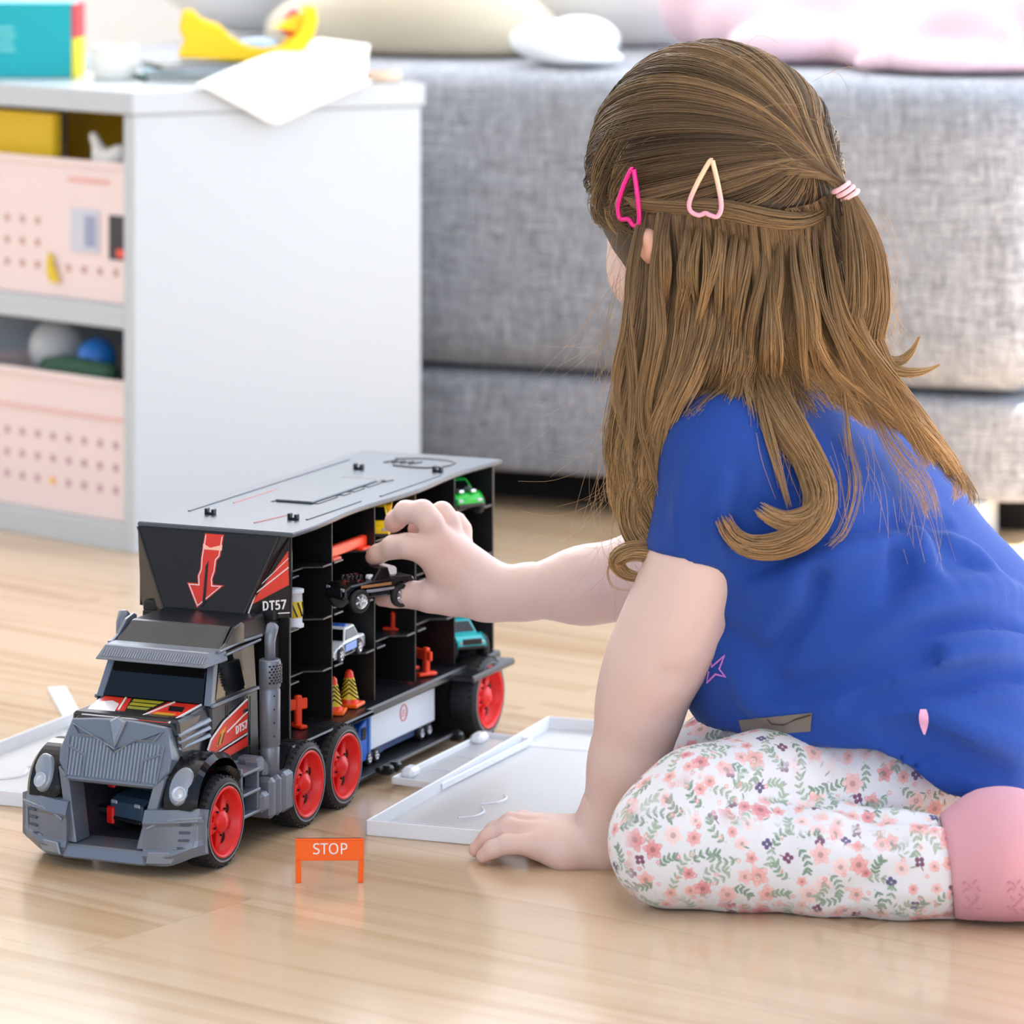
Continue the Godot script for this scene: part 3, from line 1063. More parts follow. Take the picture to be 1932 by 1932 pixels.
		extr(s, [Vector2(0.02, 0.0765), Vector2(0.05, 0.0798), Vector2(0.09, 0.0835), Vector2(0.09, 0.0825), Vector2(0.05, 0.0788)], 0.0, 0.0009, sx)
		extr(s, [Vector2(0.055, 0.0915), Vector2(0.09, 0.101), Vector2(0.09, 0.0998), Vector2(0.055, 0.0903)], 0.0, 0.0012, sx)
		part("pinstripe", s, M.whiteprint, t)
		s = begin()
		extr(s, [Vector2(0.037, 0.083), Vector2(0.044, 0.093), Vector2(0.053, 0.096), Vector2(0.047, 0.084)], 0.0, 0.0012, sx)
		part("yellow_patch", s, mat(c8(228, 150, 30), 0.4), t)
		s = begin()
		for q in [0.0, 0.006]: extr(s, [Vector2(0.0385 + q, 0.084), Vector2(0.0435 + q, 0.0915), Vector2(0.0450 + q, 0.092), Vector2(0.040 + q, 0.084)], 0.0, 0.0015, sx)
		part("patch_bar", s, M.black, t)
		var tm = lettering("DT57", 0.0062, 0.0005)
		var to = part("door_lettering", tm, M.whiteprint, t)
		to.transform = Transform3D(Basis(Vector3(0, 0.08, -1).normalized() * k, Vector3(0, 1, 0.08).normalized(), Vector3(k, 0, 0)), Vector3(CX + k * 0.0529, 0.09, -0.079))
		# silver louvres on the bonnet's flank
		for q in 3:
			s = begin()
			hexa(s, [Vector3(CX + k * 0.0475, 0.1035 - q * 0.006, -0.033), Vector3(CX + k * 0.0515, 0.1035 - q * 0.006, -0.033), Vector3(CX + k * 0.046, 0.1065 - q * 0.006, -0.033), Vector3(CX + k * 0.0495, 0.1065 - q * 0.006, -0.033), Vector3(CX + k * 0.0455, 0.0995 - q * 0.005, 0.012), Vector3(CX + k * 0.048, 0.0995 - q * 0.005, 0.012), Vector3(CX + k * 0.0445, 0.102 - q * 0.005, 0.012), Vector3(CX + k * 0.047, 0.102 - q * 0.005, 0.012)], 0.0006)
			part("louvre", s, M.silver2, t)
	# windscreen
	s = begin()
	hexa(s, [Vector3(CX - 0.0435, 0.116, -0.034), Vector3(CX + 0.0435, 0.116, -0.034), Vector3(CX - 0.039, 0.149, -0.0505), Vector3(CX + 0.039, 0.149, -0.0505), Vector3(CX - 0.0435, 0.116, -0.0315), Vector3(CX + 0.0435, 0.116, -0.0315), Vector3(CX - 0.039, 0.149, -0.048), Vector3(CX + 0.039, 0.149, -0.048)], 0.0006)
	part("windscreen", s, M.glass, t)
	# visor with fine ribs, and the roof rails
	s = begin()
	hexa(s, [Vector3(CX - 0.0505, 0.1445, -0.062), Vector3(CX + 0.0505, 0.1445, -0.062), Vector3(CX - 0.047, 0.1545, -0.064), Vector3(CX + 0.047, 0.1545, -0.064), Vector3(CX - 0.0485, 0.1445, -0.027), Vector3(CX + 0.0485, 0.1445, -0.027), Vector3(CX - 0.0455, 0.1545, -0.039), Vector3(CX + 0.0455, 0.1545, -0.039)], 0.001)
	part("sun_visor", s, M.silver, t)
	s = begin()
	for i in 40:
		var u = (i / 39.0 - 0.5) * 0.088
		bx(s, Vector3(CX + u, 0.1495, -0.0328), Vector3(0.0011, 0.0082, 0.0008), 0.0, Basis(Vector3.RIGHT, -0.88))
	part("visor_rib", s, M.silver2, t).set_meta("kind", "stuff")
	for k in [1.0, -1.0]:
		s = begin()
		tube(s, [Vector3(CX + k * 0.0485, 0.1535, -0.05), Vector3(CX + k * 0.0475, 0.1545, -0.085), Vector3(CX + k * 0.047, 0.153, -0.125)], [0.0013], 6)
		tube(s, [Vector3(CX + k * 0.0495, 0.1495, -0.06), Vector3(CX + k * 0.0485, 0.1505, -0.12)], [0.0011], 6)
		part("roof_rail", s, M.silver2, t)
	# wind deflector on the roof, with a fin at each side
	s = begin()
	taper(s, CX - 0.0465, CX + 0.0465, 0.1515, 0.1675, -0.138, -0.05, CX - 0.043, CX + 0.043, -0.138, -0.078, 0.0015)
	part("wind_deflector", s, M.satin, t)
	for k in [1.0, -1.0]:
		s = begin()
		extr(s, [Vector2(0.05, 0.1535), Vector2(0.062, 0.158), Vector2(0.075, 0.1675), Vector2(0.088, 0.17), Vector2(0.092, 0.168), Vector2(0.092, 0.1535)], -0.0012, 0.0012, Transform3D(Basis(Vector3(0, 0, -1), Vector3(0, 1, 0), Vector3(1, 0, 0)), Vector3(CX + k * 0.0475, 0, 0)), 0.0005)
		part("deflector_fin", s, M.satin if k > 0 else M.silver, t)
	# bonnet sticker: red field, dark centre, yellow bars, pale corner
	var hb = Basis(Vector3(1, 0, 0), Vector3(0, 0.12, -1).normalized(), Vector3(0, 1, 0.12).normalized())
	var hx = Transform3D(hb, Vector3(CX, 0.1096, 0.0135))
	var prints = [["sticker_field", [[-0.038, 0.001], [-0.042, 0.045], [0.042, 0.045], [0.038, 0.001]], 0.0004, M.redprint],
		["sticker_panel", [[-0.006, 0.008], [-0.018, 0.045], [0.014, 0.045], [0.008, 0.008]], 0.0007, mat(c8(34, 32, 34), 0.3)],
		["sticker_bar", [[-0.014, 0.038], [-0.015, 0.043], [0.011, 0.043], [0.010, 0.038]], 0.001, mat(c8(176, 168, 40), 0.4)],
		["sticker_bar", [[-0.012, 0.03], [-0.0135, 0.035], [0.0095, 0.035], [0.0085, 0.03]], 0.001, mat(c8(176, 168, 40), 0.4)],
		["sticker_bar", [[-0.0095, 0.022], [-0.0115, 0.027], [0.008, 0.027], [0.0072, 0.022]], 0.001, mat(c8(150, 150, 60), 0.4)],
		["sticker_bar", [[0.016, 0.016], [0.018, 0.02], [0.034, 0.02], [0.033, 0.016]], 0.001, mat(c8(210, 150, 40), 0.4)],
		["sticker_bar", [[0.014, 0.008], [0.0155, 0.012], [0.032, 0.012], [0.031, 0.008]], 0.001, mat(c8(190, 170, 80), 0.4)],
		["sticker_panel", [[0.024, 0.026], [0.02, 0.036], [0.033, 0.036], [0.036, 0.026]], 0.0008, mat(c8(34, 32, 34), 0.3)],
		["sticker_corner", [[-0.0375, 0.001], [-0.041, 0.03], [-0.03, 0.036], [-0.021, 0.03], [-0.016, 0.014], [-0.006, 0.006], [0.012, 0.001]], 0.0008, mat(c8(226, 218, 222), 0.3)],
		["sticker_line", [[-0.0155, 0.018], [-0.024, 0.045], [-0.0225, 0.045], [-0.014, 0.018]], 0.0011, M.whiteprint],
		["sticker_line", [[0.008, 0.004], [0.0185, 0.045], [0.02, 0.045], [0.0095, 0.004]], 0.0011, M.whiteprint],
		["sticker_line", [[0.0375, 0.001], [0.0415, 0.045], [0.043, 0.045], [0.039, 0.001]], 0.0011, M.whiteprint]]
	for p in prints:
		s = begin()
		extr(s, p[1].map(func(q): return Vector2(q[0], q[1] * 1.02)), 0.0, p[2], hx)
		part(p[0], s, p[3], t)
	# ---- grille shield, leaning back
	var lean = 0.29
	var gx = Transform3D(Basis(Vector3.RIGHT, -lean), Vector3(CX, 0.0655, 0.0345))
	s = begin()
	extr(s, [Vector2(-0.041, 0.0455), Vector2(-0.02, 0.0475), Vector2(0, 0.0485), Vector2(0.02, 0.0475), Vector2(0.041, 0.0455), Vector2(0.048, 0.022), Vector2(0.0475, 0.012), Vector2(0.038, -0.001), Vector2(-0.038, -0.001), Vector2(-0.0475, 0.012), Vector2(-0.048, 0.022)], -0.02, 0.0, gx, 0.0015)
	part("grille_shield", s, M.silver, t)
	s = begin()
	extr(s, [Vector2(-0.0395, 0.042), Vector2(0, 0.026), Vector2(0.0395, 0.042), Vector2(0.033, 0.0335), Vector2(0.015, 0.0325), Vector2(0.0, 0.0215), Vector2(-0.015, 0.0325), Vector2(-0.033, 0.0335)], -0.001, 0.0022, gx, 0.001)
	extr(s, [Vector2(-0.007, 0.046), Vector2(0.0, 0.026), Vector2(0.007, 0.046), Vector2(0.0, 0.05)], -0.001, 0.0038, gx, 0.0015)
	part("grille_emblem", s, M.silver2, t)
	s = begin()
	for k in [1.0, -1.0]:
		extr(s, [Vector2(k * 0.04, 0.032), Vector2(k * 0.042, 0.03), Vector2(k * 0.0395, 0.001), Vector2(k * 0.038, 0.002)], -0.0005, 0.0014, gx, 0.0004)
		extr(s, [Vector2(k * 0.026, 0.018), Vector2(k * 0.041, 0.024), Vector2(k * 0.0408, 0.026), Vector2(k * 0.0245, 0.0195), Vector2(k * 0.0235, 0.001), Vector2(k * 0.025, 0.001)], -0.0005, 0.0014, gx, 0.0004)
	extr(s, [Vector2(-0.038, 0.0), Vector2(0.038, 0.0), Vector2(0.038, 0.002), Vector2(-0.038, 0.002)], -0.0005, 0.0016, gx, 0.0004)
	part("grille_frame", s, M.silver, t)
	s = begin()
	for i in 25:
		var u = (i / 24.0 - 0.5) * 0.074
		var topy = 0.0315 - maxf(0.0, 0.015 - absf(u)) * 0.6
		extr(s, [Vector2(u - 0.0008, 0.003), Vector2(u + 0.0008, 0.003), Vector2(u + 0.0008, topy), Vector2(u - 0.0008, topy)], -0.0005, 0.0009, gx)
	part("grille_rib", s, M.silver2, t).set_meta("kind", "stuff")
	# the open mouth under it: cheeks, sill and the dark chute behind
	for k in [1.0, -1.0]:
		s = begin()
		hexa(s, [Vector3(CX + k * 0.0255, 0.019, 0.02), Vector3(CX + k * 0.034, 0.019, 0.02), Vector3(CX + k * 0.0365, 0.0665, 0.012), Vector3(CX + k * 0.047, 0.0745, 0.012), Vector3(CX + k * 0.0255, 0.019, 0.0425), Vector3(CX + k * 0.034, 0.019, 0.0405), Vector3(CX + k * 0.0365, 0.0665, 0.0355), Vector3(CX + k * 0.047, 0.0745, 0.0325)], 0.0012)
		part("mouth_cheek", s, M.silver, t)
	s = begin()
	taper(s, CX - 0.028, CX + 0.028, 0.016, 0.018, -0.08, 0.04, CX - 0.028, CX + 0.028, -0.08, 0.04, 0.0)
	for k in [1.0, -1.0]: taper(s, CX + k * 0.028, CX + k * 0.03, 0.016, 0.068, -0.08, 0.02, CX + k * 0.0375, CX + k * 0.04, -0.08, 0.02, 0.0)
	bx(s, Vector3(CX, 0.042, -0.081), Vector3(0.08, 0.054, 0.002), 0.0)
	bx(s, Vector3(CX, 0.069, -0.03), Vector3(0.08, 0.002, 0.1), 0.0)
	part("chute", s, mat(c8(52, 50, 58), 0.5), t)
	# ---- bumper: a sill and two wings that sweep back
	s = begin()
	taper(s, CX - 0.036, CX + 0.036, 0.0085, 0.0185, 0.01, 0.047, CX - 0.034, CX + 0.034, 0.01, 0.043, 0.0015)
	part("bumper_sill", s, M.silver, t)
	for k in [1.0, -1.0]:
		s = begin()
		var cols = []
		for i in 11:
			var u = i / 10.0
			var x = lerpf(0.033, 0.079, u)
			var zf = 0.0445 - 0.013 * u * u - (0.004 if i == 10 else 0.0)
			var yb = 0.0085 + 0.009 * smoothstep(0.35, 1.0, u)
			var yt = 0.0495 + 0.003 * u - (0.002 if i == 10 else 0.0)
			var ring = [Vector3(CX + k * x, yb + 0.002, 0.0305), Vector3(CX + k * x, yb, zf - 0.002), Vector3(CX + k * x, yb + 0.0075, zf + 0.001), Vector3(CX + k * x, yb + 0.012, zf - 0.0005), Vector3(CX + k * x, yt - 0.012, zf - 0.0005), Vector3(CX + k * x, yt - 0.009, zf + 0.001), Vector3(CX + k * x, yt, zf - 0.003), Vector3(CX + k * x, yt, 0.0305)]
			if k < 0: ring.reverse()
			cols.append(ring)
		rings(s, cols)
		part("bumper_wing", s, M.silver, t)
		# vents, creases and a corner lamp
		s = begin()
		for q in 4: bx(s, Vector3(CX + k * (0.066 - q * 0.0008), 0.0405 - q * 0.0058, 0.0382), Vector3(0.0085, 0.0016, 0.002), 0.0003, Basis(Vector3.UP, k * 0.4))
		part("bumper_vent", s, mat(c8(70, 76, 88), 0.5), t)
		s = begin()
		tube(s, [Vector3(CX + k * 0.0365, 0.0365, 0.0447), Vector3(CX + k * 0.046, 0.0415, 0.0428), Vector3(CX + k * 0.06, 0.0445, 0.0402), Vector3(CX + k * 0.0765, 0.0455, 0.0325)], [0.0011], 6)
		tube(s, [Vector3(CX + k * 0.056, 0.0225, 0.0415), Vector3(CX + k * 0.071, 0.024, 0.0358), Vector3(CX + k * 0.0725, 0.042, 0.035)], [0.0007], 5)
		part("bumper_crease", s, M.silver2, t)
		s = begin()
		var lx = Transform3D(Basis(Vector3(1, 0, -k * 0.35).normalized(), Vector3(0, 1, 0.12).normalized(), Vector3(k * 0.35, -0.1, 1).normalized()), Vector3(CX + k * 0.047, 0.0152, 0.0432))
		extr(s, [Vector2(-k * 0.011, -0.0045), Vector2(-k * 0.0085, 0.0045), Vector2(k * 0.007, 0.0045), Vector2(k * 0.0115, 0.0), Vector2(k * 0.0085, -0.0045)], -0.001, 0.0012, lx, 0.0006)
		part("corner_lamp", s, M.silver2, t)
		# ---- fender, gloss black, with the headlamp on its nose
		s = begin()
		var outl = [Vector3(0.037, 0.051, 0), Vector3(0.036, 0.06, 0), Vector3(0.031, 0.071, 0), Vector3(0.022, 0.0798, 0), Vector3(0.009, 0.0855, 0), Vector3(-0.006, 0.0868, 0), Vector3(-0.021, 0.0835, 0), Vector3(-0.033, 0.0755, 0), Vector3(-0.041, 0.064, 0), Vector3(-0.0455, 0.05, 0)]
		var prof = spline(outl, 28).map(func(q): return Vector2(q.x, q.y))
		for i in 22:
			var a = deg_to_rad(157.0 - i * 6.4)
			prof.append(Vector2(cos(a), sin(a)) * 0.038 + Vector2(-0.006, 0.0345))
		var fx = Transform3D(Basis(Vector3(0, 0, 1), Vector3(0, 1, 0), Vector3(-1, 0, 0)), Vector3(CX, 0, 0))
		extr(s, prof, -k * 0.0735 if k > 0 else 0.043, -k * 0.043 if k > 0 else 0.0735, fx, 0.004)
		part("fender", s, M.gloss, t)
		s = begin(true)
		var lamp = Transform3D(Basis(Vector3(1, 0, -k * 0.25).normalized(), Vector3(-k * -0.12, 0.9, -0.42).normalized(), Vector3.ZERO), Vector3(CX + k * 0.0595, 0.0675, 0.0315))
		lamp.basis.z = lamp.basis.x.cross(lamp.basis.y).normalized()
		lamp.basis.y = lamp.basis.z.cross(lamp.basis.x)
		var hl = []
		for i in 20:
			var a = TAU * i / 20.0
			hl.append(Vector2(cos(a) * 0.0092 + k * sin(a) * 0.0022, sin(a) * 0.0145))
		extr(s, hl, -0.008, 0.0028, lamp, 0.0015)
		var hn = part("headlamp", s, M.silver2, t)
		s = begin(true)
		lathe(s, [[0.0058, 0.0], [0.0058, 0.0016], [0.0048, 0.002], [0.0044, 0.0012], [0.0025, 0.0022], [0.0, 0.0026]], 18, lamp * Transform3D(Basis(Vector3.RIGHT, PI / 2.0), Vector3(-k * 0.001, -0.0062, 0.0026)), false)
		part("lens", s, M.lens, hn)
	# ---- behind the cab: exhaust stacks, tanks, steps
	for k in [1.0, -1.0]:
		var ex = CX + k * 0.066
		s = begin(true)
		lathe(s, [[0.0, 0.048], [0.0075, 0.048], [0.0078, 0.071], [0.0072, 0.0725], [0.0083, 0.0735], [0.0083, 0.116], [0.0075, 0.1175], [0.0087, 0.119], [0.0087, 0.1385], [0.0082, 0.1398], [0.0044, 0.14]], 20, Transform3D(Basis(), Vector3(ex, 0, -0.102)), false)
		tube(s, [Vector3(ex, 0.139, -0.102), Vector3(ex, 0.153, -0.102), Vector3(ex, 0.158, -0.103), Vector3(ex, 0.165, -0.107), Vector3(ex, 0.1665, -0.108)], [0.0043, 0.0043, 0.0048, 0.005, 0.003], 14)
		part("exhaust_stack", s, M.silver, t)
		s = begin()
		for i in 7:
			for j in 6:
				var a = PI * 0.5 - 1.1 + (j + 0.5 * (i % 2)) * 0.36
				bx(s, Vector3(ex + sin(a) * 0.0088 * k, 0.1225 + i * 0.0022, -0.102 + cos(a) * 0.0088), Vector3(0.0014, 0.0013, 0.0014), 0.0)
		for i in 4: bx(s, Vector3(ex + k * 0.0066, 0.081 + i * 0.0105, -0.0968), Vector3(0.0013, 0.0013, 0.0013), 0.0002)
		part("stack_mesh", s, M.graphite, t).set_meta("kind", "stuff")
		for q in [[-0.0745, 0.014, 0.027, 0.043], [-0.0875, 0.010, 0.0195, 0.051], [-0.0985, 0.008, 0.0195, 0.051], [-0.1135, 0.018, 0.0195, 0.0515]]:
			s = begin()
			bx(s, Vector3(CX + k * 0.0655, (q[2] + q[3]) * 0.5, q[0]), Vector3(0.024, q[3] - q[2], q[1]), 0.003)
			part("tank", s, M.silver, t)
		s = begin()
		for y in [0.03, 0.0465, 0.0625]: bx(s, Vector3(CX + k * 0.0635, y, -0.0535), Vector3(0.024, 0.0026, 0.03), 0.0008)
		for z in [-0.0395, -0.067]: bx(s, Vector3(CX + k * 0.068, 0.0475, z), Vector3(0.012, 0.04, 0.0026), 0.0008)
		bx(s, Vector3(CX + k * 0.054, 0.047, -0.0535), Vector3(0.004, 0.04, 0.03), 0.0008)
		part("step", s, M.silver, t)
		s = begin()
		bx(s, Vector3(CX + k * 0.06, 0.062, -0.08), Vector3(0.02, 0.012, 0.012), 0.002)
		bx(s, Vector3(CX + k * 0.06, 0.056, -0.094), Vector3(0.018, 0.014, 0.01), 0.003)
		part("air_tank", s, M.silver, t)
		s = begin()
		var mx = Transform3D(Basis(Vector3(0, 0, -1), Vector3(0, 1, 0), Vector3(1, 0, 0)), Vector3(CX, 0, 0))
		var guard = [Vector2(0.112, 0.03), Vector2(0.1165, 0.05), Vector2(0.132, 0.066), Vector2(0.28, 0.066), Vector2(0.28, 0.0615)]
		for i in 12:
			var a = PI * 0.5 + 0.15 * i
			guard.append(Vector2(0.1475 + cos(a) * 0.0375, 0.035 + minf(sin(a) * 0.0385, 0.0265)))
		extr(s, guard, 0.045 if k > 0 else -0.0715, 0.0715 if k > 0 else -0.045, mx, 0.0012)
		part("wheel_guard", s, M.satin, t)
	case_(t)

# the trailer: a carrying case with twenty pigeonholes over a low bay
func case_(t: Node3D) -> void:
	var x0 = -0.1465
	var x1 = -0.0195
	var z0 = -0.152
	var z1 = -0.554
	var s = begin()
	bx(s, Vector3((x0 + x1) * 0.5 - 0.001, 0.0615, (z0 + z1) * 0.5 + 0.005), Vector3(0.142, 0.0075, z0 - z1 + 0.012), 0.0015)
	part("deck", s, M.satin, t)
	s = begin()
	bx(s, Vector3(CX - 0.004, 0.1475, (z0 + z1) * 0.5), Vector3(0.003, 0.163, z0 - z1), 0.0)
	for z in [z0 - 0.0015, z1 + 0.0015]: bx(s, Vector3((x0 + x1) * 0.5, 0.147, z), Vector3(x1 - x0, 0.163, 0.003), 0.0005)
	part("case_wall", s, M.shelfblack, t)
	s = begin()
	bx(s, Vector3(x0 + 0.001, 0.147, (z0 + z1) * 0.5), Vector3(0.002, 0.163, z0 - z1 - 0.006), 0.0)
	part("closed_side", s, M.shelfblack, t)
	for i in 4:
		s = begin()
		var z = lerpf(z0, z1, (i + 1) / 5.0)
		bx(s, Vector3((CX + x1) * 0.5, 0.147, z), Vector3(x1 - CX - 0.003, 0.161, 0.0018), 0.0004)
		part("divider", s, M.shelfblack, t)
	var sx = Transform3D(Basis(Vector3(1, 0, 0), Vector3(0, 0, 1), Vector3(0, -1, 0)), Vector3.ZERO)
	for i in 5:
		var a = lerpf(z0, z1, i / 5.0) - 0.0025
		var b = lerpf(z0, z1, (i + 1) / 5.0) + 0.0025
		for j in 3:
			s = begin()
			var y = 0.108 + j * 0.042
			extr(s, [Vector2(CX, a), Vector2(x1 - 0.0005, a), Vector2(x1 - 0.0005, a - 0.016), Vector2(x1 - 0.014, a - 0.024), Vector2(x1 - 0.014, b + 0.024), Vector2(x1 - 0.0005, b + 0.016), Vector2(x1 - 0.0005, b), Vector2(CX, b)], -y - 0.0016, -y, sx, 0.0004)
			part("pigeonhole_shelf", s, M.satin, t)
	# lid panel with a gently waved edge
	s = begin()
	var edge = []
	for i in 29:
		var u = i / 28.0
		edge.append(Vector2(x1 + 0.0075 - 0.004 * u + 0.0028 * sin(u * 13.0 + 0.6), lerpf(z0 + 0.012, z1 - 0.004, u)))
	var poly = [Vector2(x0 - 0.003, z0 + 0.012)]
	poly.append_array(edge)
	poly.append(Vector2(x0 - 0.003, z1 - 0.004))
	extr(s, poly, -0.2325, -0.2285, sx, 0.001)
	var top = part("lid_panel", s, M.topgrey, t)
	# fold-away handle: slots round it, and four little latches
	s = begin()
	for q in [[[-0.0935, -0.27], [-0.0955, -0.27], [-0.0955, -0.40], [-0.0935, -0.40]], [[-0.0575, -0.275], [-0.0545, -0.275], [-0.0545, -0.312], [-0.0575, -0.312]], [[-0.0575, -0.322], [-0.0535, -0.322], [-0.0535, -0.335], [-0.0575, -0.335]], [[-0.0575, -0.342], [-0.0535, -0.342], [-0.0535, -0.362], [-0.0575, -0.362]], [[-0.0575, -0.37], [-0.0535, -0.37], [-0.0535, -0.405], [-0.0575, -0.405]], [[-0.0955, -0.4], [-0.0535, -0.398], [-0.05, -0.412], [-0.0985, -0.412]], [[-0.078, -0.335], [-0.072, -0.335], [-0.072, -0.35], [-0.078, -0.35]]]:
		extr(s, q.map(func(p): return Vector2(p[0], p[1])), -0.2331, -0.2324, sx)
	part("handle_slot", s, M.shelfblack, top)
	s = begin()
	extr(s, [Vector2(-0.0925, -0.272), Vector2(-0.0585, -0.272), Vector2(-0.0585, -0.396), Vector2(-0.0925, -0.396)], -0.2345, -0.2325, sx, 0.0008)
	part("handle", s, M.topgrey, top)
	for p in [[-0.1115, -0.193], [-0.0385, -0.197], [-0.104, -0.455], [-0.0351, -0.469]]:
		s = begin()
		bx(s, Vector3(p[0] - 0.003, 0.2348, p[1]), Vector3(0.0024, 0.006, 0.006), 0.0006)
		bx(s, Vector3(p[0] + 0.003, 0.2348, p[1]), Vector3(0.0024, 0.005, 0.006), 0.0006)
		bx(s, Vector3(p[0], 0.2335, p[1]), Vector3(0.009, 0.002, 0.003), 0.0004)
		part("latch", s, M.black, top)
	s = begin()
	for q in [[-0.06, -0.17, -0.052, -0.215], [-0.12, -0.25, -0.12, -0.33]]:
		tube(s, [Vector3(q[0], 0.2326, q[1]), Vector3(q[2], 0.2326, q[3])], [0.0007], 5)
	part("lid_pinstripe", s, mat(c8(196, 120, 112), 0.4), top)
	s = begin()
	tube(s, spline([Vector3(-0.085, 0.2325, -0.485), Vector3(-0.055, 0.2325, -0.483), Vector3(-0.04, 0.2325, -0.5), Vector3(-0.045, 0.2325, -0.525), Vector3(-0.075, 0.2325, -0.532), Vector3(-0.1, 0.2325, -0.52)], 20), [0.0012], 5)
	for i in 4: tube(s, [Vector3(-0.1 + i * 0.008, 0.2325, -0.498), Vector3(-0.094 + i * 0.008, 0.2325, -0.512)], [0.0012], 5)
	part("lid_motif", s, M.shelfblack, top)
	s = begin()
	for q in [[-0.028, -0.2, -0.3], [-0.024, -0.33, -0.45], [-0.135, -0.2, -0.5]]:
		bx(s, Vector3(q[0], 0.2328, (q[1] + q[2]) * 0.5), Vector3(0.0022, 0.0012, q[1] - q[2]), 0.0004)
	part("lid_rib", s, M.topgrey, top)
	# nose of the case: a face with chamfered cheeks, cut in below
	s = begin()
	var yt = 0.2285
	var yb = 0.163
	var zf = -0.136
	var cxn = (x0 + x1) * 0.5 - 0.003
	var hw = (x1 - x0) * 0.5 + 0.004
	var T = [Vector3(cxn - hw, yt, z0 - 0.001), Vector3(cxn - hw + 0.004, yt, zf - 0.004), Vector3(cxn + hw - 0.004, yt, zf - 0.004), Vector3(cxn + hw, yt, z0 - 0.001)]
	var B = [Vector3(cxn - hw, yb, z0 - 0.001), Vector3(cxn - hw + 0.033, yb - 0.001, zf + 0.004), Vector3(cxn + hw - 0.033, yb - 0.001, zf + 0.004), Vector3(cxn + hw, yb, z0 - 0.001)]
	var c = Vector3(cxn, 0.19, z0 - 0.02)
	for i in 3:
		oquad(s, T[i], T[i + 1], B[i + 1], B[i], c)
	oquad(s, T[0], T[1], T[2], T[3], c)
	oquad(s, B[0], B[1], B[2], B[3], c)
	oquad(s, T[0], T[3], B[3], B[0], c)
	var nose = part("case_nose", s, M.gloss, t)
	s = begin()
	for i in 4:
		s = begin()
		tube(s, [T[i], B[i]], [0.001], 6)
		part("nose_edge", s, M.gloss, nose)
	s = begin()
	bx(s, Vector3(cxn, 0.1655, -0.16), Vector3(0.118, 0.008, 0.04), 0.001)
	bx(s, Vector3(cxn, 0.11, z0 + 0.006), Vector3(0.118, 0.104, 0.014), 0.001)
	part("nose_neck", s, M.shelfblack, nose)
	# the arrow: red, outlined in white, on the leaning face
	var fu: Vector3 = ((T[1] + T[2]) * 0.5 - (B[1] + B[2]) * 0.5)
	var fn = Vector3(1, 0, 0).cross(fu.normalized())
	var ax = Transform3D(Basis(Vector3(1, 0, 0), fu.normalized(), fn), (B[1] + B[2]) * 0.5)
	var arrow = [Vector2(-0.006, 0.0655), Vector2(0.0125, 0.0655), Vector2(0.0118, 0.048), Vector2(0.009, 0.045), Vector2(0.009, 0.036), Vector2(0.0075, 0.030), Vector2(0.0085, 0.026), Vector2(0.019, 0.026), Vector2(-0.004, 0.0065), Vector2(-0.017, 0.026), Vector2(-0.0065, 0.026), Vector2(-0.0078, 0.032), Vector2(-0.006, 0.0375), Vector2(-0.0068, 0.046)]
	arrow = arrow.map(func(q): return Vector2(q.x * 0.92 + (q.y - 0.03) * 0.09, q.y))
	s = begin()
	extr(s, arrow, 0.0, 0.0004, ax)
	var an = part("arrow", s, M.redprint, nose)
	s = begin()
	var inn = inset(PackedVector2Array(arrow if not Geometry2D.is_polygon_clockwise(PackedVector2Array(arrow)) else arrow.duplicate()), 0.0)
	var pa = PackedVector2Array(arrow)
	if Geometry2D.is_polygon_clockwise(pa): pa.reverse()
	var pin = inset(pa, 0.0009)
	var pin2 = inset(pa, 0.0016)
	for i in pin.size():
		var j = (i + 1) % pin.size()
		if minf(pin[i].y, pin[j].y) > 0.06: continue
		extr(s, [pin[i], pin[j], pin2[j], pin2[i]], 0.0, 0.0007, ax)
	part("arrow_outline", s, M.whiteprint, an)
	s = begin()
	extr(s, [Vector2(-0.0062 + 0.003, 0.053), Vector2(0.0135, 0.053), Vector2(0.0138, 0.0575), Vector2(0.003, 0.0545), Vector2(-0.0032, 0.0575)], 0.0, 0.0008, ax)
	part("arrow_band", s, mat(c8(252, 196, 170), 0.3), an)
	s = begin()
	extr(s, [Vector2(-0.0012, 0.008), Vector2(0.0, 0.04), Vector2(0.0022, 0.044), Vector2(0.0014, 0.012)], 0.0, 0.0008, ax)
	part("arrow_shaft_line", s, M.shelfblack, an)
	# cheek print: red flames, a white line and the letters
	var e1: Vector3 = (B[3] - B[2]).normalized()
	var nrm: Vector3 = e1.cross((T[3] - B[3]).normalized()).normalized()
	var cu = nrm.cross(e1).normalized()
	var kx = Transform3D(Basis(e1, cu, nrm), B[2])
	var L: float = (B[3] - B[2]).length()
	s = begin()
	extr(s, [Vector2(0.0085, 0.014), Vector2(L - 0.001, 0.053), Vector2(L - 0.001, 0.026), Vector2(0.009, 0.0125)], 0.0, 0.0005, kx)
	part("cheek_flame", s, M.redprint, nose)
	s = begin()
	extr(s, [Vector2(0.0095, 0.02), Vector2(L - 0.001, 0.0405), Vector2(L - 0.001, 0.0395), Vector2(0.0095, 0.019)], 0.0, 0.0008, kx)
	extr(s, [Vector2(0.0115, 0.024), Vector2(L - 0.001, 0.0475), Vector2(L - 0.001, 0.0468), Vector2(0.0115, 0.0233)], 0.0, 0.0008, kx)
	extr(s, [Vector2(0.004, 0.0035), Vector2(L - 0.001, 0.0035), Vector2(L - 0.001, 0.0043), Vector2(0.0055, 0.0045), Vector2(0.017, 0.033), Vector2(0.0163, 0.0335)], 0.0, 0.0006, kx)
	part("cheek_line", s, M.whiteprint, nose)
	var txt = part("cheek_lettering", lettering("DT57", 0.0075, 0.0005), M.whiteprint, nose)
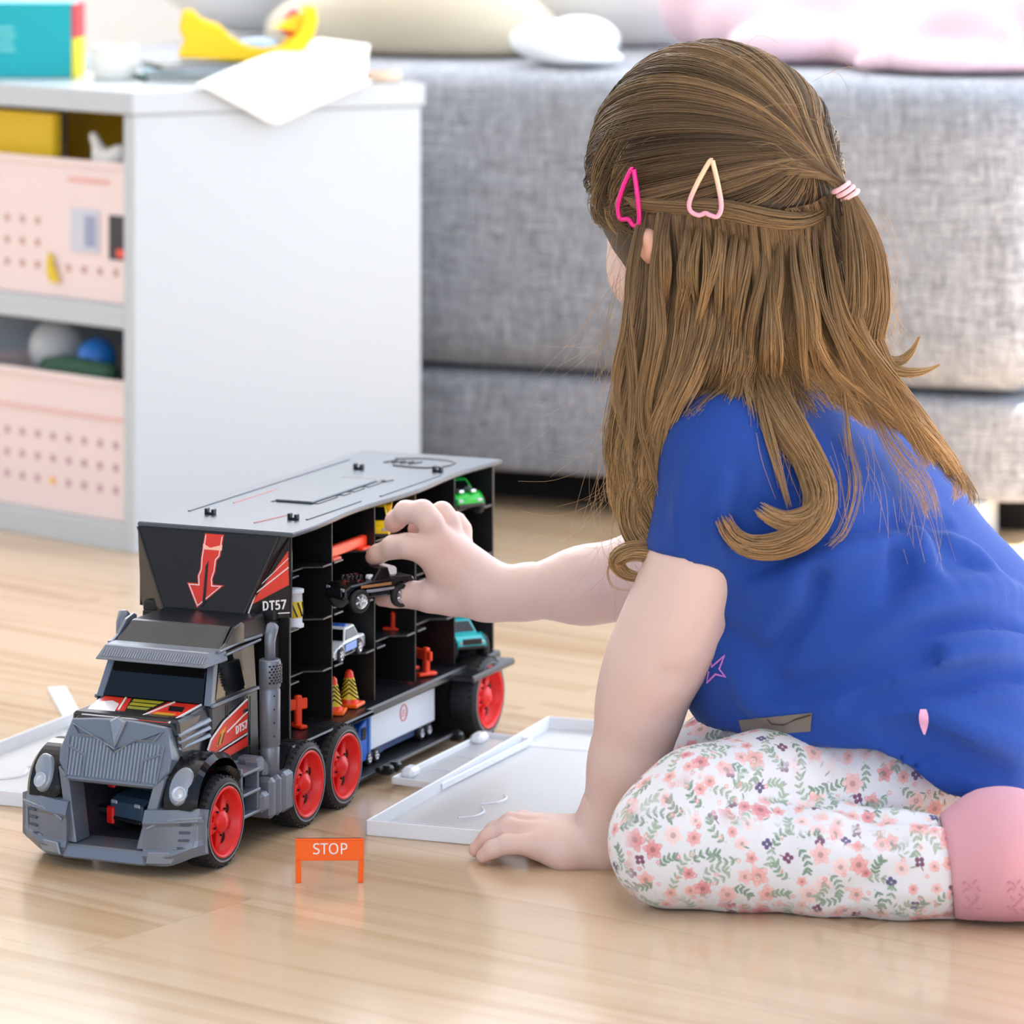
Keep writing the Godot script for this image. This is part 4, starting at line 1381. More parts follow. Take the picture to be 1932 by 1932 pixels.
	txt.transform = kx * Transform3D(Basis(Vector3(0.8, 0.02, 0), Vector3(0, 1, 0), Vector3(0, 0, 1)), Vector3(L * 0.66, 0.0105, 0.0006))
	# low bay between the wheels
	s = begin()
	bx(s, Vector3(-0.08, 0.0085, -0.3575), Vector3(0.128, 0.003, 0.235), 0.0005)
	bx(s, Vector3(-0.143, 0.035, -0.3575), Vector3(0.003, 0.05, 0.235), 0.0)
	for z in [-0.241, -0.474]: bx(s, Vector3(-0.08, 0.0335, z), Vector3(0.128, 0.05, 0.003), 0.0)
	part("bay_tray", s, M.shelfblack, t)
	s = begin()
	bx(s, Vector3(-0.085, 0.0335, -0.5075), Vector3(0.122, 0.047, 0.065), 0.002)
	bx(s, Vector3(-0.006, 0.0585, -0.5), Vector3(0.022, 0.006, 0.09), 0.0015)
	part("rear_housing", s, M.satin, t)
	s = begin()
	for z in [-0.31, -0.325, -0.45]: bx(s, Vector3(-0.009, 0.0105, z), Vector3(0.012, 0.008, 0.009), 0.002)
	tube(s, [Vector3(-0.012, 0.012, -0.3), Vector3(-0.012, 0.012, -0.46)], [0.0025], 8)
	part("hinge", s, M.black, t)

func lids() -> void:
	# clear plastic covers: thin panels with raised rims, lying where they were let down
	M.clear = mat(Color(0.93, 0.955, 0.98, 0.42), 0.3)
	M.clear.transparency = BaseMaterial3D.TRANSPARENCY_ALPHA
	M.clearrim = mat(Color(0.96, 0.975, 0.99, 0.8), 0.3)
	M.clearrim.transparency = BaseMaterial3D.TRANSPARENCY_ALPHA
	tray("clear_cover", "frosted clear plastic cover lying on the floor between the truck and the child's hand", Transform3D(Basis(Vector3.UP, -0.365), at(690, 1578, 3.322) * Vector3(1, 0, 1)), 0.154, 0.41, 0.012, 0.0, "truck_side")
	tray("clear_cover", "small frosted flap folded down from the truck's low bay onto the floor", Transform3D(TX.basis * Basis(Vector3(0, 0, 1), -0.03), TX * Vector3(0.0035, 0.0035, -0.292)), 0.046, 0.188, 0.006, 0.0, "flap")
	tray("clear_cover", "frosted clear plastic cover on the floor on the far side of the truck cab", Transform3D(TX.basis, TX * Vector3(-0.354, 0.0, -0.112)), 0.17, 0.41, 0.012, 0.0, "far")
	var st = begin()
	bx(st, Vector3(0, 0.0015, 0), Vector3(0.017, 0.003, 0.18), 0.0008)
	bx(st, Vector3(0, 0.0035, -0.06), Vector3(0.008, 0.002, 0.006), 0.0005)
	var strip = thing("plastic_strip", "narrow white plastic strip lying on the floor behind the truck cab", "strip", turned(at(128, 1338, 3.787) * Vector3(1, 0, 1), 0.216))
	part("body", st, M.clearrim, strip)

func tray(called: String, label: String, xf: Transform3D, w: float, l: float, h: float, lift: float, kind: String) -> void:   # from its near corner: w along x, l along -z
	var o = thing(called, label, "plastic cover", xf)
	var s = begin()
	bx(s, Vector3(w * 0.5, 0.0012, -l * 0.5), Vector3(w - 0.004, 0.0018, l - 0.004), 0.0)
	part("panel", s, M.clear, o)
	for q in [[0.0, 0.0, w, 0.002], [0.0, -l + 0.002, w, 0.002], [0.0, 0.0, 0.002, l], [w - 0.002, 0.0, 0.002, l]]:
		s = begin()
		bx(s, Vector3(q[0] + q[2] * 0.5, 0.0003 + h * 0.5, q[1] - q[3] * 0.5), Vector3(q[2], h, q[3]), 0.0006)
		part("rim", s, M.clearrim, o)
	for q in [[0.012, 0.0], [w - 0.02, 0.0]]:
		s = begin()
		bx(s, Vector3(w * 0.5, 0.0028, -q[0] * l / w * 0.9 - 0.012), Vector3(w - 0.02, 0.0014, 0.002), 0.0004)
		part("rib", s, M.clear, o)
	if kind == "flap":
		for z in [-0.025, -0.165]:
			s = begin()
			bx(s, Vector3(0.006, 0.006, z), Vector3(0.012, 0.009, 0.018), 0.003)
			part("hinge_clip", s, M.clearrim, o)
	else:
		for z in [-0.07, -0.12]:
			s = begin()
			tube(s, spline([Vector3(0.05, 0.0026, z), Vector3(0.06, 0.0026, z - 0.01), Vector3(0.062, 0.0026, z - 0.025), Vector3(0.055, 0.0026, z - 0.04)], 10), [0.0012], 5)
			part("ridge", s, M.clearrim, o)
		s = begin()
		bx(s, Vector3(w * 0.45, 0.005, -0.006), Vector3(0.012, 0.007, 0.006), 0.002)
		part("catch", s, M.clearrim, o)

# ---------------------------------------------------------------- the small toys
func slot(col: int, row: int, x := -0.048, dz := 0.0) -> Vector3:
	return Vector3(x, 0.0665 + row * 0.042 + (0.0 if row == 0 else 0.0), -0.152 - 0.0804 * (col + 0.5) + dz)

func small_wheel(o: Node3D, x: float, z: float, r: float, w: float, hub: Material) -> void:
	var out = signf(x)
	var xf = Transform3D(Basis(Vector3(0, 0, 1), -PI / 2.0 * out), Vector3(x, r, z))
	var n = Node3D.new()
	n.name = "wheel"
	o.add_child(n, true)
	named(n)
	n.transform = xf
	var s = begin(true)
	lathe(s, [[r * 0.6, 0.0], [r * 0.9, 0.0], [r, -w * 0.2], [r, -w * 0.8], [r * 0.9, -w], [0.0, -w]], 20, Transform3D(), false)
	part("tyre", s, M.tyre, n)
	s = begin(true)
	lathe(s, [[r * 0.62, 0.0003], [r * 0.55, -0.0003], [r * 0.5, -w * 0.25], [0.0, -w * 0.3]], 20, Transform3D(), false)
	for i in 5:
		bx(s, Vector3(cos(TAU * i / 5) * r * 0.28, -w * 0.1, sin(TAU * i / 5) * r * 0.28), Vector3(r * 0.5, w * 0.2, r * 0.16), 0.0, Basis(Vector3.UP, -TAU * i / 5))
	part("hubcap", s, hub, n)

# a die-cast car: side profile drawn across its width with wheel arches, tapered glasshouse
func die_cast(called: String, label: String, xf: Transform3D, paint: Material, hub: Material, o := {}) -> Node3D:
	var n = thing(called, label, o.get("category", "toy car"), xf)
	var hl: float = o.get("half", 0.032)     # half length
	var hw: float = o.get("width", 0.0135)
	var r: float = o.get("wheel", 0.0058)
	var sill: float = o.get("sill", 0.004)
	var belt: float = o.get("belt", 0.0135)
	var roof: float = o.get("roof", 0.0215)
	var ax0: float = o.get("front_axle", hl * 0.6)
	var ax1: float = o.get("rear_axle", -hl * 0.6)
	var cab0: float = o.get("screen", 0.011)
	var cab1: float = o.get("rear_screen", -0.022)
	var prof = [Vector2(-hl, sill + 0.002), Vector2(-hl, belt - 0.002), Vector2(-hl + 0.002, belt), Vector2(cab0, belt), Vector2(hl - 0.006, belt - 0.002), Vector2(hl, belt - 0.005), Vector2(hl, sill + 0.002)]
	for ax in [ax0, ax1]:
		for i in 9:
			var a = i / 8.0 * PI
			prof.append(Vector2(ax + cos(a) * (r + 0.001), maxf(sill, r + sin(a) * (r + 0.001)) if i != 0 and i != 8 else sill))
	var px_ = Transform3D(Basis(Vector3(0, 0, 1), Vector3(0, 1, 0), Vector3(-1, 0, 0)), Vector3.ZERO)
	var s = begin()
	extr(s, prof, -hw, hw, px_, 0.0012)
	part("body", s, paint, n)
	s = begin()
	taper(s, -hw + 0.001, hw - 0.001, belt - 0.0005, roof, cab1, cab0, -hw + 0.004, hw - 0.004, cab1 + o.get("back_rake", 0.005), cab0 - 0.009, 0.0008)
	part("cabin", s, o.get("roof_paint", paint), n)
	s = begin()
	var e = 0.0004
	for k in [1.0, -1.0]:
		hexa(s, [Vector3(k * (hw - 0.0022), belt + 0.001, cab1 + 0.003), Vector3(k * (hw - 0.0008), belt + 0.001, cab1 + 0.003), Vector3(k * (hw - 0.005), roof - 0.0015, cab1 + o.get("back_rake", 0.005) + 0.001), Vector3(k * (hw - 0.0034), roof - 0.0015, cab1 + o.get("back_rake", 0.005) + 0.001), Vector3(k * (hw - 0.0022), belt + 0.001, cab0 - 0.0035), Vector3(k * (hw - 0.0008), belt + 0.001, cab0 - 0.0035), Vector3(k * (hw - 0.005), roof - 0.0015, cab0 - 0.0095), Vector3(k * (hw - 0.0034), roof - 0.0015, cab0 - 0.0095)], 0.0002)
	hexa(s, [Vector3(-hw + 0.0025, belt + 0.0008, cab0 - 0.002), Vector3(hw - 0.0025, belt + 0.0008, cab0 - 0.002), Vector3(-hw + 0.005, roof - 0.0012, cab0 - 0.0095), Vector3(hw - 0.005, roof - 0.0012, cab0 - 0.0095), Vector3(-hw + 0.0025, belt + 0.0008, cab0 + 0.0002 - 0.0006), Vector3(hw - 0.0025, belt + 0.0008, cab0 - 0.0004), Vector3(-hw + 0.005, roof - 0.0012, cab0 - 0.0078), Vector3(hw - 0.005, roof - 0.0012, cab0 - 0.0078)], 0.0002)
	part("window_glass", s, M.glass, n)
	s = begin()
	for k in [1.0, -1.0]: bx(s, Vector3(k * hw * 0.7, belt - 0.0055, hl), Vector3(hw * 0.35, 0.0026, 0.001), 0.0004)
	part("headlamp", s, M.lens, n)
	s = begin()
	bx(s, Vector3(0, sill + 0.0015, hl - 0.0002), Vector3(hw * 1.9, 0.0028, 0.003), 0.0006)
	bx(s, Vector3(0, sill + 0.0015, -hl + 0.0002), Vector3(hw * 1.9, 0.0028, 0.003), 0.0006)
	bx(s, Vector3(0, sill + 0.001, 0), Vector3(hw * 1.5, 0.003, hl * 1.8), 0.0005)
	part("bumper", s, M.black, n)
	for z in [ax0, ax1]:
		for k in [1.0, -1.0]: small_wheel(n, k * (hw + 0.0006 + o.get("track", 0.0)), z, r, 0.0055, hub)
	return n

func barrel(called: String, label: String, p: Vector3) -> void:
	var n = thing(called, label, "toy barrel", TX * Transform3D(Basis(), p), "toy barrels in the trailer")
	var s = begin(true)
	lathe(s, [[0.0, 0.0], [0.0085, 0.0], [0.0085, 0.0025], [0.0072, 0.003], [0.0072, 0.027], [0.0085, 0.0275], [0.0085, 0.030], [0.0, 0.030]], 20)
	part("drum", s, M.bluewhite, n)
	s = begin(true)
	lathe(s, [[0.0074, 0.008], [0.0075, 0.0081], [0.0075, 0.0209], [0.0074, 0.021]], 20, Transform3D(), false)
	part("band", s, M.yellow, n)
	s = begin()
	for i in 9:
		var a = TAU * i / 9.0
		var pts = []
		for j in 5: pts.append(Vector3(cos(a + j * 0.16) * 0.00762, 0.009 + j * 0.0028, sin(a + j * 0.16) * 0.00762))
		tube(s, pts, [0.0009], 4)
	part("stripe", s, M.black, n).set_meta("kind", "stuff")

func cone(label: String, p: Vector3, turn: float) -> void:
	var n = thing("traffic_cone", label, "toy cone", TX * turned(p, turn), "toy traffic cones in the trailer")
	var s = begin()
	bx(s, Vector3(0, 0.0015, 0), Vector3(0.021, 0.003, 0.021), 0.0008)
	part("base", s, M.orange, n)
	s = begin(true)
	lathe(s, [[0.0082, 0.003], [0.0078, 0.006], [0.0038, 0.024], [0.0034, 0.0275], [0.002, 0.0295], [0.0, 0.03]], 18, Transform3D(), false)
	part("body", s, M.orangered, n)
	s = begin(true)
	lathe(s, [[0.00785, 0.0065], [0.0042, 0.0235]], 18, Transform3D(), false)
	part("sleeve", s, M.yellow, n)
	s = begin()
	for k in [1.0, -1.0]:
		for i in 6:
			var pts = []
			for j in 5:
				var y = 0.006 + i * 0.0034 + j * 0.0016
				if y > 0.0235: continue
				var r = lerpf(0.0081, 0.0043, (y - 0.0065) / 0.017) 
				var a: float = 0.35 + k * (1.2 - j * 0.3)
				pts.append(Vector3(sin(a) * r, y, cos(a) * r))
			if pts.size() > 1: tube(s, pts, [0.0006], 4)
	part("stripe", s, M.black, n).set_meta("kind", "stuff")

func barrier(called: String, label: String, xf: Transform3D, l := 0.05, h := 0.02) -> void:
	var n = thing(called, label, "toy barrier", TX * xf, "orange toy barriers in the trailer")
	var s = begin()
	bx(s, Vector3(0, h * 0.72, 0), Vector3(0.003, h * 0.34, l), 0.0008)
	part("board", s, M.orangered, n)
	for k in [1.0, -1.0]:
		s = begin()
		bx(s, Vector3(0, h * 0.5, k * l * 0.32), Vector3(0.0045, h, 0.006), 0.001)
		bx(s, Vector3(0, 0.0015, k * l * 0.32), Vector3(0.018, 0.003, 0.007), 0.0008)
		part("leg", s, M.orangered, n)

func toys() -> void:
	# stop sign on the floor
	var sg = thing("stop_sign", "little orange toy barrier sign reading STOP, standing on the floor before the truck", "toy sign", turned(at(622, 1665, 3.176) * Vector3(1, 0, 1), 0.02))
	var s = begin()
	bx(s, Vector3(0, 0.0249, 0), Vector3(0.0512, 0.0166, 0.0026), 0.0005)
	bx(s, Vector3(0, 0.0325, 0.0004), Vector3(0.0512, 0.0014, 0.0032), 0.0004)
	part("board", s, M.orange, sg)
	for k in [1.0, -1.0]:
		s = begin()
		taper(s, k * 0.0232 - 0.0021, k * 0.0232 + 0.0021, 0.0, 0.018, -0.0013, 0.0013, k * 0.0236 - 0.0021, k * 0.0236 + 0.0021, -0.0013, 0.0013, 0.0004)
		part("leg", s, M.orange, sg)
	var tx = part("lettering", lettering("STOP", 0.0082, 0.0006, false), M.whiteprint, sg)
	tx.position = Vector3(0.0005, 0.0256, 0.0017)
	# in the pigeonholes
	var along = Basis(Vector3.UP, 0.0)
	var p = die_cast("police_car", "white toy police car with blue door panels in the trailer", TX * turned(slot(1, 1, -0.036, 0.004), 0.06), M.whitepaint, M.chrome, {"roof": 0.0255, "belt": 0.0155, "wheel": 0.0068, "half": 0.033})
	s = begin()
	for k in [1.0, -1.0]: bx(s, Vector3(k * 0.0136, 0.0105, -0.001), Vector3(0.0008, 0.0062, 0.024), 0.0003)
	part("door_panel", s, mat(c8(120, 160, 230), 0.4), p)
	s = begin()
	bx(s, Vector3(0, 0.0262, -0.006), Vector3(0.014, 0.002, 0.004), 0.0005)
	part("light_bar", s, mat(c8(60, 110, 220), 0.2), p)
	p = die_cast("hot_rod", "bright green toy car with white wheels in the trailer's top row", TX * turned(slot(4, 3, -0.035, 0.008), 0.95), mat(c8(24, 190, 60), 0.25), M.chrome, {"roof": 0.029, "belt": 0.019, "wheel": 0.009, "half": 0.026, "track": 0.002, "sill": 0.008})
	s = begin()
	for k in [1.0, -1.0]: bx(s, Vector3(k * 0.006, 0.0205, 0.016), Vector3(0.006, 0.003, 0.011), 0.001)
	part("engine", s, M.chrome, p)
	p = die_cast("toy_offroader", "turquoise toy off-roader with pale wheels in the trailer's bottom row", TX * turned(slot(4, 0, -0.034, 0.004), 0.85), mat(c8(60, 200, 204), 0.25), M.whitepaint, {"roof": 0.032, "belt": 0.022, "wheel": 0.0105, "half": 0.029, "track": 0.0035, "sill": 0.011})
	s = begin()
	bx(s, Vector3(0, 0.0175, 0.0295), Vector3(0.018, 0.005, 0.002), 0.0005)
	part("grille", s, M.black, p)
	p = die_cast("toy_dumper", "yellow toy dump truck with an orange edge in the trailer's top row", TX * turned(slot(2, 3, -0.037, 0.007), 0.42), mat(c8(250, 206, 10), 0.35), M.black, {"roof": 0.032, "belt": 0.02, "wheel": 0.008, "half": 0.031, "screen": 0.024, "rear_screen": 0.006, "back_rake": 0.0, "sill": 0.008})
	s = begin()
	taper(s, -0.0135, 0.0135, 0.021, 0.031, -0.031, 0.003, -0.015, 0.015, -0.035, 0.004, 0.001)
	part("skip", s, mat(c8(250, 196, 10), 0.35), p)
	s = begin()
	bx(s, Vector3(-0.0, 0.0185, -0.016), Vector3(0.0285, 0.005, 0.034), 0.0008)
	part("side_rail", s, M.orange, p)
	barrel("toy_barrel", "white toy barrel with a striped yellow band, in the column next to the cab", slot(0, 2, -0.029, 0.014))
	barrel("toy_barrel", "white toy barrel with a yellow band, under the green toy car", slot(4, 2, -0.036, 0.01))
	cone("striped orange toy cone half hidden by the divider, beside the police car's column", slot(1, 0, -0.031, 0.0185), 0.3)
	cone("striped orange toy cone standing clear in the bottom row of the trailer", slot(1, 0, -0.031, -0.012), 0.1)
	barrier("toy_barrier", "orange toy barrier in the bottom row beside the exhaust stack", turned(slot(0, 0, -0.04, 0.012), -0.5), 0.048, 0.026)
	barrier("toy_barrier", "orange toy barrier with two posts in the bottom row, under the child's hand", turned(slot(3, 0, -0.036, 0.004), 1.0), 0.044, 0.024)
	barrier("toy_barrier", "orange toy barrier mostly hidden behind the child's wrist", turned(slot(3, 1, -0.045, 0.03), 0.3), 0.03, 0.016)
	var xf = turned(slot(1, 3, -0.03, 0.0), 0.0)
	var rod = thing("toy_beam", "long red-orange toy beam lying in the top row above the black pickup", "toy beam", TX * xf)
	s = begin()
	bx(s, Vector3(0, 0.0065, -0.001), Vector3(0.006, 0.009, 0.076), 0.0012)
	part("beam", s, M.orangered, rod)
	s = begin()
	bx(s, Vector3(0.004, 0.0015, 0.028), Vector3(0.008, 0.003, 0.016), 0.0008)
	bx(s, Vector3(0.004, 0.0015, -0.028), Vector3(0.008, 0.003, 0.016), 0.0008)
	part("foot", s, M.orangered, rod)
	# blue lorry with a white box trailer, in the low bay
	var lo = thing("toy_lorry", "small blue toy lorry with a plain white box trailer in the truck's low bay", "toy lorry", TX * turned(Vector3(-0.043, 0.0102, -0.365), 0.0))
	s = begin()
	bx(s, Vector3(0, 0.0295, -0.022), Vector3(0.027, 0.036, 0.128), 0.0012)
	part("box_trailer", s, M.bluewhite, lo)
	s = begin()
	lathe(s, [[0.0062, 0.0], [0.0072, 0.0], [0.0072, 0.0005], [0.0062, 0.0005]], 24, Transform3D(Basis(Vector3(0, 0, 1), -PI / 2.0), Vector3(0.0136, 0.031, -0.022)), false)
	for k in 3: bx(s, Vector3(0.0138, 0.0285 + k * 0.0022, -0.022), Vector3(0.0006, 0.0009, 0.0075 - k * 0.0015), 0.0)
	part("round_emblem", s, mat(c8(236, 130, 130), 0.4), lo)
	s = begin()
	hexa(s, [Vector3(-0.013, 0.005, 0.046), Vector3(0.013, 0.005, 0.046), Vector3(-0.012, 0.04, 0.046), Vector3(0.012, 0.04, 0.046), Vector3(-0.013, 0.005, 0.066), Vector3(0.013, 0.005, 0.066), Vector3(-0.012, 0.034, 0.06), Vector3(0.012, 0.034, 0.06)], 0.001)
	bx(s, Vector3(0, 0.014, 0.072), Vector3(0.024, 0.017, 0.014), 0.002)
	part("cab", s, mat(c8(30, 96, 196), 0.3), lo)
	s = begin()
	for k in [1.0, -1.0]: bx(s, Vector3(k * 0.0128, 0.028, 0.054), Vector3(0.0008, 0.01, 0.008), 0.0003)
	part("side_window", s, M.glass, lo)
	s = begin()
	for k in [1.0, -1.0]: tube(s, [Vector3(k * 0.0128, 0.01, 0.044), Vector3(k * 0.0128, 0.042, 0.044)], [0.0014], 8)
	part("exhaust", s, mat(c8(90, 160, 235), 0.3), lo)
	s = begin()
	bx(s, Vector3(0, 0.0075, -0.02), Vector3(0.018, 0.006, 0.12), 0.0008)
	bx(s, Vector3(0, 0.0065, 0.04), Vector3(0.02, 0.005, 0.06), 0.0008)
	part("frame", s, mat(c8(60, 80, 120), 0.4), lo)
	for z in [-0.075, -0.06, 0.03, 0.044, 0.072]:
		for k in [1.0, -1.0]: small_wheel(lo, k * 0.0135, z, 0.0062, 0.006, M.chrome)
	# car pushed into the grille's mouth
	var mc = die_cast("toy_car", "dark blue and red toy car parked inside the open grille of the truck", TX * turned(Vector3(CX + 0.006, 0.0185, -0.03), -0.3).scaled_local(Vector3.ONE * 1.12), mat(c8(54, 76, 96), 0.4), mat(c8(36, 48, 58), 0.4), {"roof": 0.04, "belt": 0.027, "wheel": 0.011, "half": 0.031, "sill": 0.009, "width": 0.016, "track": 0.002})
	s = begin()
	for q in [[-0.013, 0.031], [-0.014, 0.006]]: bx(s, Vector3(q[0], q[1] + 0.006, 0.0315), Vector3(0.007, 0.012, 0.003), 0.001)
	part("red_trim", s, M.red, mc)
	# pickup in the child's fingers
	var fwd = Vector3(-0.80, 0.0, 0.60)
	var pb = Basis(Vector3(fwd.z, 0, -fwd.x), Vector3.UP, fwd)
	pb = Basis(Vector3.UP.cross(fwd), Vector3.UP, fwd)
	var c = at(698, 1146, 3.436)
	p = die_cast("pickup", "black toy pickup with chrome wheels held between the child's fingers", Transform3D(pb, c), mat(c8(18, 18, 20), 0.2), M.chrome, {"roof": 0.033, "belt": 0.0245, "wheel": 0.0095, "half": 0.034, "sill": 0.011, "screen": 0.006, "rear_screen": -0.012, "back_rake": 0.001, "track": 0.002, "width": 0.0145, "roof_paint": mat(c8(20, 20, 22), 0.2)})
	s = begin()
	for k in [1.0, -1.0]:
		bx(s, Vector3(k * 0.0146, 0.0205, 0.004), Vector3(0.0008, 0.0022, 0.03), 0.0002)
	part("bronze_stripe", s, mat(c8(176, 126, 78), 0.3), p)
	s = begin()
	for k in [1.0, -1.0]:
		bx(s, Vector3(k * 0.0147, 0.0165, 0.0), Vector3(0.0012, 0.0022, 0.028), 0.0004)
	part("side_step", s, M.chrome, p)
	s = begin()
	for k in [1.0, -1.0]:
		for i in 4: bx(s, Vector3(k * 0.004, 0.0265, 0.012 + i * 0.004), Vector3(0.0032, 0.004, 0.0026), 0.0006)
	part("engine", s, M.black, p)
	s = begin()
	bx(s, Vector3(0, 0.029, -0.014), Vector3(0.022, 0.008, 0.012), 0.002)
	bx(s, Vector3(0.006, 0.026, 0.004), Vector3(0.006, 0.004, 0.006), 0.001)
	part("roll_bar", s, M.whitepaint, p)
	s = begin()
	bx(s, Vector3(0, 0.016, 0.0345), Vector3(0.02, 0.006, 0.0015), 0.0005)
	part("grille", s, M.satin, p)

# ---------------------------------------------------------------- the child
const TORSO := [[1470, 850, 3.285, 0.062, 0.050], [1535, 960, 3.285, 0.058, 0.078], [1600, 1140, 3.285, 0.052, 0.100], [1735, 1310, 3.27, 0.06, 0.102], [1830, 1385, 3.26, 0.062, 0.092]]
const SIDE := Vector3(-0.42, 0, 0.9075)      # towards her left shoulder
var head_at = at(1345, 335, 3.27)
var head_turn := Basis()
var hair_rad := Vector3(0.088, 0.103, 0.1035)
var shirt: Field
var eye_at := Vector3(0, EYE, 0)

func chain(f: Field, pts: Array, k: float) -> void:    # points (x, y, depth, radius)
	for i in pts.size() - 1:
		f.bone(at(pts[i][0], pts[i][1], pts[i][2]), at(pts[i + 1][0], pts[i + 1][1], pts[i + 1][2]), pts[i][3], pts[i + 1][3], k)

func torso(f: Field, grow: float, k: float, upto := 4) -> void:
	for i in upto:
		var a: Array = TORSO[i]
		var b: Array = TORSO[i + 1]
		for w in [-1.0, 0.0, 1.0]:
			f.bone(at(a[0], a[1], a[2]) + SIDE * a[3] * w, at(b[0], b[1], b[2]) + SIDE * b[3] * w, a[4] + grow, b[4] + grow, k)

func bounds(pts: Array, m: float) -> Array:
	var lo = Vector3.INF
	var hi = -Vector3.INF
	for p in pts:
		var v = at(p[0], p[1], p[2])
		lo = lo.min(v)
		hi = hi.max(v)
	return [lo - Vector3.ONE * m, hi + Vector3.ONE * m]

func child_figure() -> void:
	var yaw = deg_to_rad(40.0)
	var tilt = deg_to_rad(16.0)
	var f0 = Vector3(-cos(yaw), 0, -sin(yaw))
	head_turn = Basis(Vector3(-sin(yaw), 0, cos(yaw)), Vector3.UP * cos(tilt) + f0 * sin(tilt), f0 * cos(tilt) - Vector3.UP * sin(tilt))
	var who = thing("person", "child with long brown hair and blue T-shirt kneeling on the floor beside the truck", "person", Transform3D(Basis(), at(1450, 1700, 3.14) * Vector3(1, 0, 1)))
	clothes(who)
	body(who)
	head(who)
	hair(who)
	for c in who.get_children(): c.position -= who.position

# ---- skin
func body(who: Node3D) -> void:
	var skin = mat(Color.WHITE, 0.5)
	skin.vertex_color_use_as_albedo = true
	M.skin = skin
	var armL = [[1395, 850, 3.195, 0.034], [1365, 870, 3.185, 0.035], [1304, 1090, 3.19, 0.0355], [1279, 1160, 3.193, 0.0370], [1258, 1208, 3.197, 0.0366], [1233, 1256, 3.2, 0.0350], [1214, 1302, 3.204, 0.0318], [1206, 1345, 3.208, 0.0308], [1186, 1437, 3.217, 0.0292], [1142, 1552, 3.228, 0.0205]]
	var armR = [[1560, 890, 3.37, 0.036], [1290, 1075, 3.42, 0.038], [1240, 1085, 3.42, 0.0375], [1100, 1105, 3.425, 0.0297], [985, 1118, 3.43, 0.0205]]
	var f = Field.new(bounds(armL + armR, 0.06)[0], bounds(armL + armR + [[1900, 1500, 3.4]], 0.06)[1], 0.007)
	torso(f, -0.018, 0.02, 2)
	chain(f, armL, 0.012)
	chain(f, armR, 0.012)
	f.bone(at(1440, 820, 3.285), at(1395, 600, 3.285), 0.045, 0.036, 0.03)
	var crease = []
	for q in [[1292, 1284], [1270, 1279], [1250, 1272]]:
		var h = f.hit(eye_at + (at(q[0], q[1], 2.9) - eye_at), (at(q[0], q[1], 3.3) - eye_at).normalized())
		if h != Vector3.INF: crease.append(h)
	for i in crease.size() - 1: f.bone(crease[i] + Vector3(0, 0, 0.002), crease[i + 1] + Vector3(0, 0, 0.002), 0.0035, 0.0035, 0.008, true)
	# the hand that leans on the floor: palm down, fingers bent at the knuckles
	var hl = Field.new(Vector3(at(876, 0, 3.24).x - 0.012, -0.006, -3.295), Vector3(at(1165, 0, 3.2).x, 0.072, -3.19), 0.0021)
	chain(hl, [[1150, 1520, 3.225, 0.0215], [1138, 1560, 3.229, 0.0195], [1132, 1592, 3.234, 0.0165]], 0.012)
	for q in [[1012, 1592, 3.228], [1022, 1574, 3.238], [1030, 1562, 3.252], [1036, 1556, 3.268]]:
		hl.bone(at(1135, 1592, 3.236), at(q[0], q[1], q[2]), 0.0165, 0.0088, 0.012)
	chain(hl, [[1140, 1600, 3.226, 0.0135], [1065, 1606, 3.222, 0.0125], [1012, 1596, 3.227, 0.008]], 0.012)
	chain(hl, [[1015, 1594, 3.222, 0.0088], [958, 1592, 3.223, 0.0074], [930, 1602, 3.226, 0.0066], [911, 1615, 3.229, 0.0054]], 0.004)
	chain(hl, [[1022, 1574, 3.236, 0.0088], [958, 1563, 3.239, 0.0076], [922, 1580, 3.243, 0.0068], [897, 1603, 3.246, 0.0056]], 0.004)
	chain(hl, [[1030, 1562, 3.25, 0.0088], [965, 1552, 3.252, 0.0076], [932, 1568, 3.256, 0.0068], [908, 1592, 3.259, 0.0056]], 0.004)
	chain(hl, [[1036, 1556, 3.262, 0.0085], [985, 1548, 3.262, 0.0074], [955, 1562, 3.265, 0.0066], [935, 1584, 3.268, 0.0055]], 0.004)
	chain(hl, [[1100, 1585, 3.25, 0.013], [1060, 1578, 3.262, 0.0098], [1030, 1585, 3.264, 0.008], [1008, 1590, 3.265, 0.0065]], 0.006)
	for q in [[1022, 1582, 3.2285, 3.2], [1030, 1562, 3.247, 3.2]]: hl.bone(at(q[0], q[1], q[2]), at(q[0] + 6, q[1], q[2]), 0.0055, 0.005, 0.006)
	# the hand that holds the pickup: back of the hand to us, thumb below, forefinger above, the others curled
	var hb = bounds([[690, 935, 3.49], [1010, 1190, 3.40]], 0.012)
	var hr = Field.new(hb[0], hb[1], 0.0021)
	chain(hr, [[1010, 1115, 3.429, 0.0222], [985, 1118, 3.43, 0.0205], [940, 1122, 3.431, 0.0178], [905, 1112, 3.431, 0.0175]], 0.012)
	for q in [[808, 1040, 3.428, 0.0125], [838, 1026, 3.432, 0.0125], [860, 1034, 3.444, 0.0115], [873, 1048, 3.456, 0.010]]:
		hr.bone(at(925, 1115, 3.432), at(q[0], q[1], q[2]), 0.0165, q[3], 0.012)
	hr.bone(at(900, 1122, 3.432), at(850, 1122, 3.436), 0.0175, 0.0155, 0.012)
	hr.bone(at(880, 1085, 3.432), at(835, 1075, 3.432), 0.0155, 0.0125, 0.012)
	chain(hr, [[812, 1038, 3.428, 0.0112], [768, 1030, 3.43, 0.0094], [742, 1032, 3.436, 0.0086], [712, 1046, 3.444, 0.0070], [703, 1052, 3.447, 0.0058]], 0.006)
	chain(hr, [[836, 1030, 3.43, 0.0112], [812, 985, 3.428, 0.0098], [797, 967, 3.43, 0.0096], [765, 966, 3.44, 0.0086], [746, 982, 3.45, 0.0076], [740, 990, 3.453, 0.0064]], 0.005)
